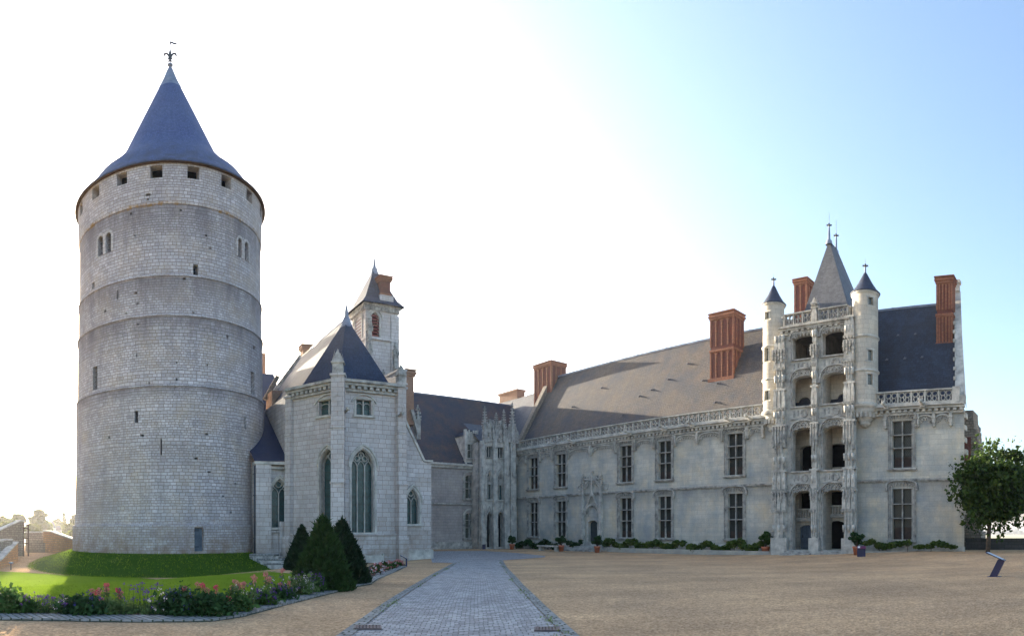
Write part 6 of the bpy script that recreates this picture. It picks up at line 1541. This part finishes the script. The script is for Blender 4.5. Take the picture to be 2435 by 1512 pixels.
# ---------------------------------------------------------------- stone steps between bank and chapel
st=thing('stone_steps','worn stone steps running down between the grass bank and the chapel','steps',(*W(635,46),0),0)
(sx,sy,_),_=gp(676,1349)
for i in range(6):
    f=i/5; d=41.2+.5*f; (x,y)=W(668-52*f,d); z=-1.2; zt=EYE+(HY-(1344-26*f))/F*d; a=-th(650)-.35
    mb=MB(); L=.95; mb.box(-L,L-.02*i,.12*i,1.6,z-.6,zt-.002*i); o=mb.build('step',M['kerb'] if i%2 else M['carved'],st); lx,ly=x-st.location.x,y-st.location.y; o.location=(lx,ly,0); o.rotation_euler=(0,0,a)
(x,y,z),d=gp(888,1336); mb=MB(); k=d/F; mb.box(-23*k,23*k,-.12,.0,.05,20*k*.9); mb.box(-24*k,-22.4*k,-.16,.04,-.3,24*k*.9); mb.box(22.4*k,24*k,-.16,.04,-.3,24*k*.9); o=mb.build('slab_bench',M['carvedlite'],None,(x,y,z),TB*-1*-1*-1 if False else -TB); o.rotation_euler=(0,0,FC.a); o.location=(*FC.w(FC.s(888,-.9),-.9),z); tag(o,'low stone slab panel standing at the chapel foot behind the roses','stone slab')

# ---------------------------------------------------------------- ramparts at the left
def rampart(name,label,P,thick,mat,ybot=None,cap=None):
    """P: list of (px, d, ptop) -> vertical wall following the plan points"""
    w0=W(P[0][0],P[0][1]); t=thing(name,label,'wall',(*w0,0),0); mb=MB(); cp=MB(); U=[W(p[0],p[1]) for p in P]
    for i in range(len(P)-1):
        a,b=U[i],U[i+1]; za=EYE+(HY-P[i][2])/F*P[i][1]; zb=EYE+(HY-P[i+1][2])/F*P[i+1][1]; l=math.dist(a,b); nx,ny=-(b[1]-a[1])/l,(b[0]-a[0])/l
        if nx*a[0]+ny*a[1]<0: nx,ny=-nx,-ny
        loc=lambda p,z:(p[0]-w0[0],p[1]-w0[1],z)
        a2,b2=(a[0]+nx*thick,a[1]+ny*thick),(b[0]+nx*thick,b[1]+ny*thick); g=-4.
        for (p,q,z1,z2) in ((a,b,za,zb),(b2,a2,zb,za)): mb.face([loc(p,g),loc(q,g),loc(q,z2),loc(p,z1)])
        mb.face([loc(a2,g),loc(a,g),loc(a,za),loc(a2,za)]); mb.face([loc(b,g),loc(b2,g),loc(b2,zb),loc(b,zb)])
        mb.face([loc(a,za),loc(b,zb),loc(b2,zb),loc(a2,za)])
        e=.06; A=(a[0]-nx*e,a[1]-ny*e); B=(b[0]-nx*e,b[1]-ny*e); A2=(a2[0]+nx*e,a2[1]+ny*e); B2=(b2[0]+nx*e,b2[1]+ny*e)
        cp.face([loc(A,za+.1),loc(B,zb+.1),loc(B2,zb+.1),loc(A2,za+.1)]); cp.face([loc(A,za),loc(B,zb),loc(B,zb+.1),loc(A,za+.1)]); cp.face([loc(B2,zb),loc(A2,za),loc(A2,za+.1),loc(B2,zb+.1)]); cp.face([loc(A2,za),loc(A,za),loc(A,za+.1),loc(A2,za+.1)]); cp.face([loc(B,zb),loc(B2,zb),loc(B2,zb+.1),loc(B,zb+.1)])
    mb.build('wall',M[mat],t); cp.build('coping',M[cap or 'carvedlite'],t); return t
M['ochre']=masonry('ochre_rubble',(.64,.34,.15),(.46,.24,.11),(.33,.23,.15),.34,.19,.03,stain=(.17,.11,.08),stamt=.5,bmp=1.,distort=.25)
dA1=gp(6,1352)[1]; dB1=gp(43,1318)[1]
rampart('rampart_parapet','low sloping parapet with pale coping on the left side of the sunlit path',[(-60,dA1*.82,1368),(3,dA1,1332),(43,min(dB1,51),1290)],.5,'ochre')
rampart('gate_wall','rubble wall end rising to a point beside the wooden gate frame',[(-120,51,1290),(-10,53,1266),(50,54,1239),(58,54,1240.5)],.9,'rubble')
rampart('lower_rampart','heavy block wall below the rubble gate wall at the left edge',[(-90,48,1300),(0,49,1288),(30,50.3,1284)],.8,'kerb')
d0=60
rampart('rampart_wall','sunlit ochre rubble parapet wall sloping down towards the keep',[(103,57,1264),(120,56,1265),(148,54.5,1275),(184,53,1287)],.5,'ochre')
rampart('rampart_bastion','shaded rubble parapet corner behind the old steps',[(60,60.5,1266),(100,59.5,1266)],.5,'rubble')
w=W(85,57.3); t=thing('old_steps','two broad old stone steps below the shaded parapet corner','steps',(*w,0),-th(85))
for i in range(2): mb=MB(); z1=EYE+(HY-(1290-8*i))/F*57; mb.box(-.85,.85,-.6+.6*i,1.6,-2,z1); mb.build('step',M['rubble'],t)
w=W(62,53.8); t=thing('gate_frame','weathered wooden gate frame at the end of the rubble wall','gate',(*w,0),-th(62)+.3)
for i,x in enumerate((-.22,.2)): mb=MB(); mb.box(x-.05,x+.05,-.06,.06,-2,EYE+(HY-1242)/F*53.8-.1*i); mb.build('post',M['wood'],t)
for z in (1248,1256,1280,1292): mb=MB(); zz=EYE+(HY-z)/F*53.8; mb.box(-.17,.15,-.04,.04,zz-.05,zz+.05); mb.build('rail',M['wood'],t)

# ---------------------------------------------------------------- right background
FXW=frame_D(T0-.12,46.5,0); a,b=FXW.s(2296),FXW.s(2700)
mb=MB(); zt=FXW.z(2400,1283); 
mb.box(a,b,0,.5,-2,zt); mb.box(a,b,-.05,.55,zt,zt+.1); M['shadedwall']=masonry('shaded_wall_stone',(.10,.09,.085),(.07,.065,.06),(.05,.045,.04),.5,.25,.015,stain=(.03,.03,.03),stamt=.5,bmp=.5)  # shade put into the dark stone colour, also across the gap by the ruin
o=mb.build('terrace_wall',M['shadedwall'],None,(*FXW.o,0),FXW.a); tag(o,'low terrace wall, painted dark for shade, behind the linden with fields beyond','wall')
def treeline():
    P=[]
    for i in range(16000):
        px=rng.uniform(2250,2560) if i%3 else rng.uniform(-500,2560); d=rng.uniform(2300,3400); x,y=W(px,d); h=10+7*math.sin(px*.11)+5*math.sin(px*.037+1)+3*math.sin(px*.5); P.append((x,y,-16+rng.random()*max(4,h)))
    mb=MB(); mb.quads(leafquads(P,7.,1.2)); tag(mb.build('far_woods',M['farblue']),'thin line of hazy woods on the horizon','woods',kind='stuff')
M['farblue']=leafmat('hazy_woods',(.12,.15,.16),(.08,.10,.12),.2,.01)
treeline()
# ---------------------------------------------------------------- valley trees and manor at the left
def fartree(i,px,d,ptop,hw,kind):
    x,y=W(px,d); z0=gz(x,y); top=EYE+(HY-ptop)/F*d; R=hw/F*d; h=top-z0
    lab=['broad hazy broadleaf tree','flat topped cedar with layered limbs','sunlit yellow green tree','thin spiky conifer'][kind]
    t=thing(['broadleaf_tree','cedar_tree','broadleaf_tree','conifer_tree'][kind],'','tree',(x,y,z0),0,'valley trees beyond the left rampart')
    t['label']=lab+' '+i
    c=(0,0,h-R*.95)
    if kind==1:
        P=[]
        for j in range(7): P.append(ell(520,(R*.25*math.sin(j*2.1),0,h-R*(.15+.26*j)),(R*(.45+.12*j),R*(.45+.1*j),R*.13),.2))
        P=np.concatenate(P)
    elif kind==3:
        P=[]
        for j in range(9): P.append(ell(110,(0,0,h-h*.07*j),(R*(.15+.11*j),R*(.15+.11*j),h*.02),.2))
        P=np.concatenate(P)
    else: P,_=clumps(4200,c,(R,R,R*.95),34,R*.33)
    mb=MB(); mb.quads(leafquads(P,d*.0042,1.3)); mb.build('crown',M['far'],t)
    mb=MB(); mb.tube((0,0,-1),(0,0,h*.9),R*.08,R*.03,7); mb.build('trunk',M['bark'],t)
for a in (('behind the left end of the rampart',-40,140,1222,45,0),('above the block wall at the left edge',8,150,1219,34,0),('just left of the gate wall peak',42,160,1222,20,0),('low in front at the left edge',18,120,1240,26,2),
          ('right of the gate wall',92,170,1213,30,1),('behind the gate frame',78,130,1247,22,2),('left of the manor turret',108,200,1240,18,2),('behind the manor',136,260,1236,30,0),('rising over the manor roof',152,240,1224,12,3),
          ('close to the keep edge',178,190,1226,16,1),('between manor and keep',166,170,1243,18,2),('filling the gap by the keep base',176,130,1262,24,0),('below the manor terrace',150,140,1268,20,0),('behind the rampart corner',96,110,1262,18,2)): fartree(*a)
dm_=215; k=dm_/F; w=W(125,dm_); man=thing('distant_manor','small distant manor with a pointed turret among the valley trees','house',(*w,-12),-th(125))
zz=lambda py:EYE+(HY-py)*k+12
mb=MB(); mb.box(-23*k,23*k,0,8,0,zz(1261)); mb.build('wall',M['carvedlite'],man)
mb=MB(); hip_faces(mb,-23*k,-5*k,-.3,8,zz(1262),-18*k,-10*k,4,zz(1247)); hip_faces(mb,7*k,22*k,-.3,8,zz(1262),10*k,18*k,4,zz(1250)); mb.build('roof',M['slatebrown'],man)
mb=MB(); mb.lathe([(8*k,0),(8*k,zz(1255))],16,0,-.5); mb.build('turret',M['carvedlite'],man); mb=MB(); mb.lathe([(9*k,zz(1255.5)),(5*k,zz(1247)),(.05,zz(1236))],16,0,-.5); mb.build('turret_roof',M['slategrey'],man)
mb=MB(); 
for u in (-17,-11,11,17): mb.box(u*k-.4,u*k+.4,-.05,.1,zz(1268),zz(1264))
mb.build('window',M['black'],man)

# ---------------------------------------------------------------- the air
hz=MB(); hz.box(-4600,4600,-4600,4600,-17.5,48.5)
ho=hz.build('haze',[]); tag(ho,'thin bright morning haze over the valley','haze',kind='stuff')
hm=bpy.data.materials.new('haze_air'); hm.use_nodes=True; ht=hm.node_tree
for n_ in list(ht.nodes):
    if n_.type=='BSDF_PRINCIPLED': ht.nodes.remove(n_)
pv=ht.nodes.new('ShaderNodeVolumePrincipled'); pv.inputs['Color'].default_value=(.95,.96,1,1); pv.inputs['Density'].default_value=.00024; pv.inputs['Anisotropy'].default_value=.55
ht.links.new(pv.outputs[0],ht.nodes['Material Output'].inputs['Volume']); ho.data.materials.append(hm)
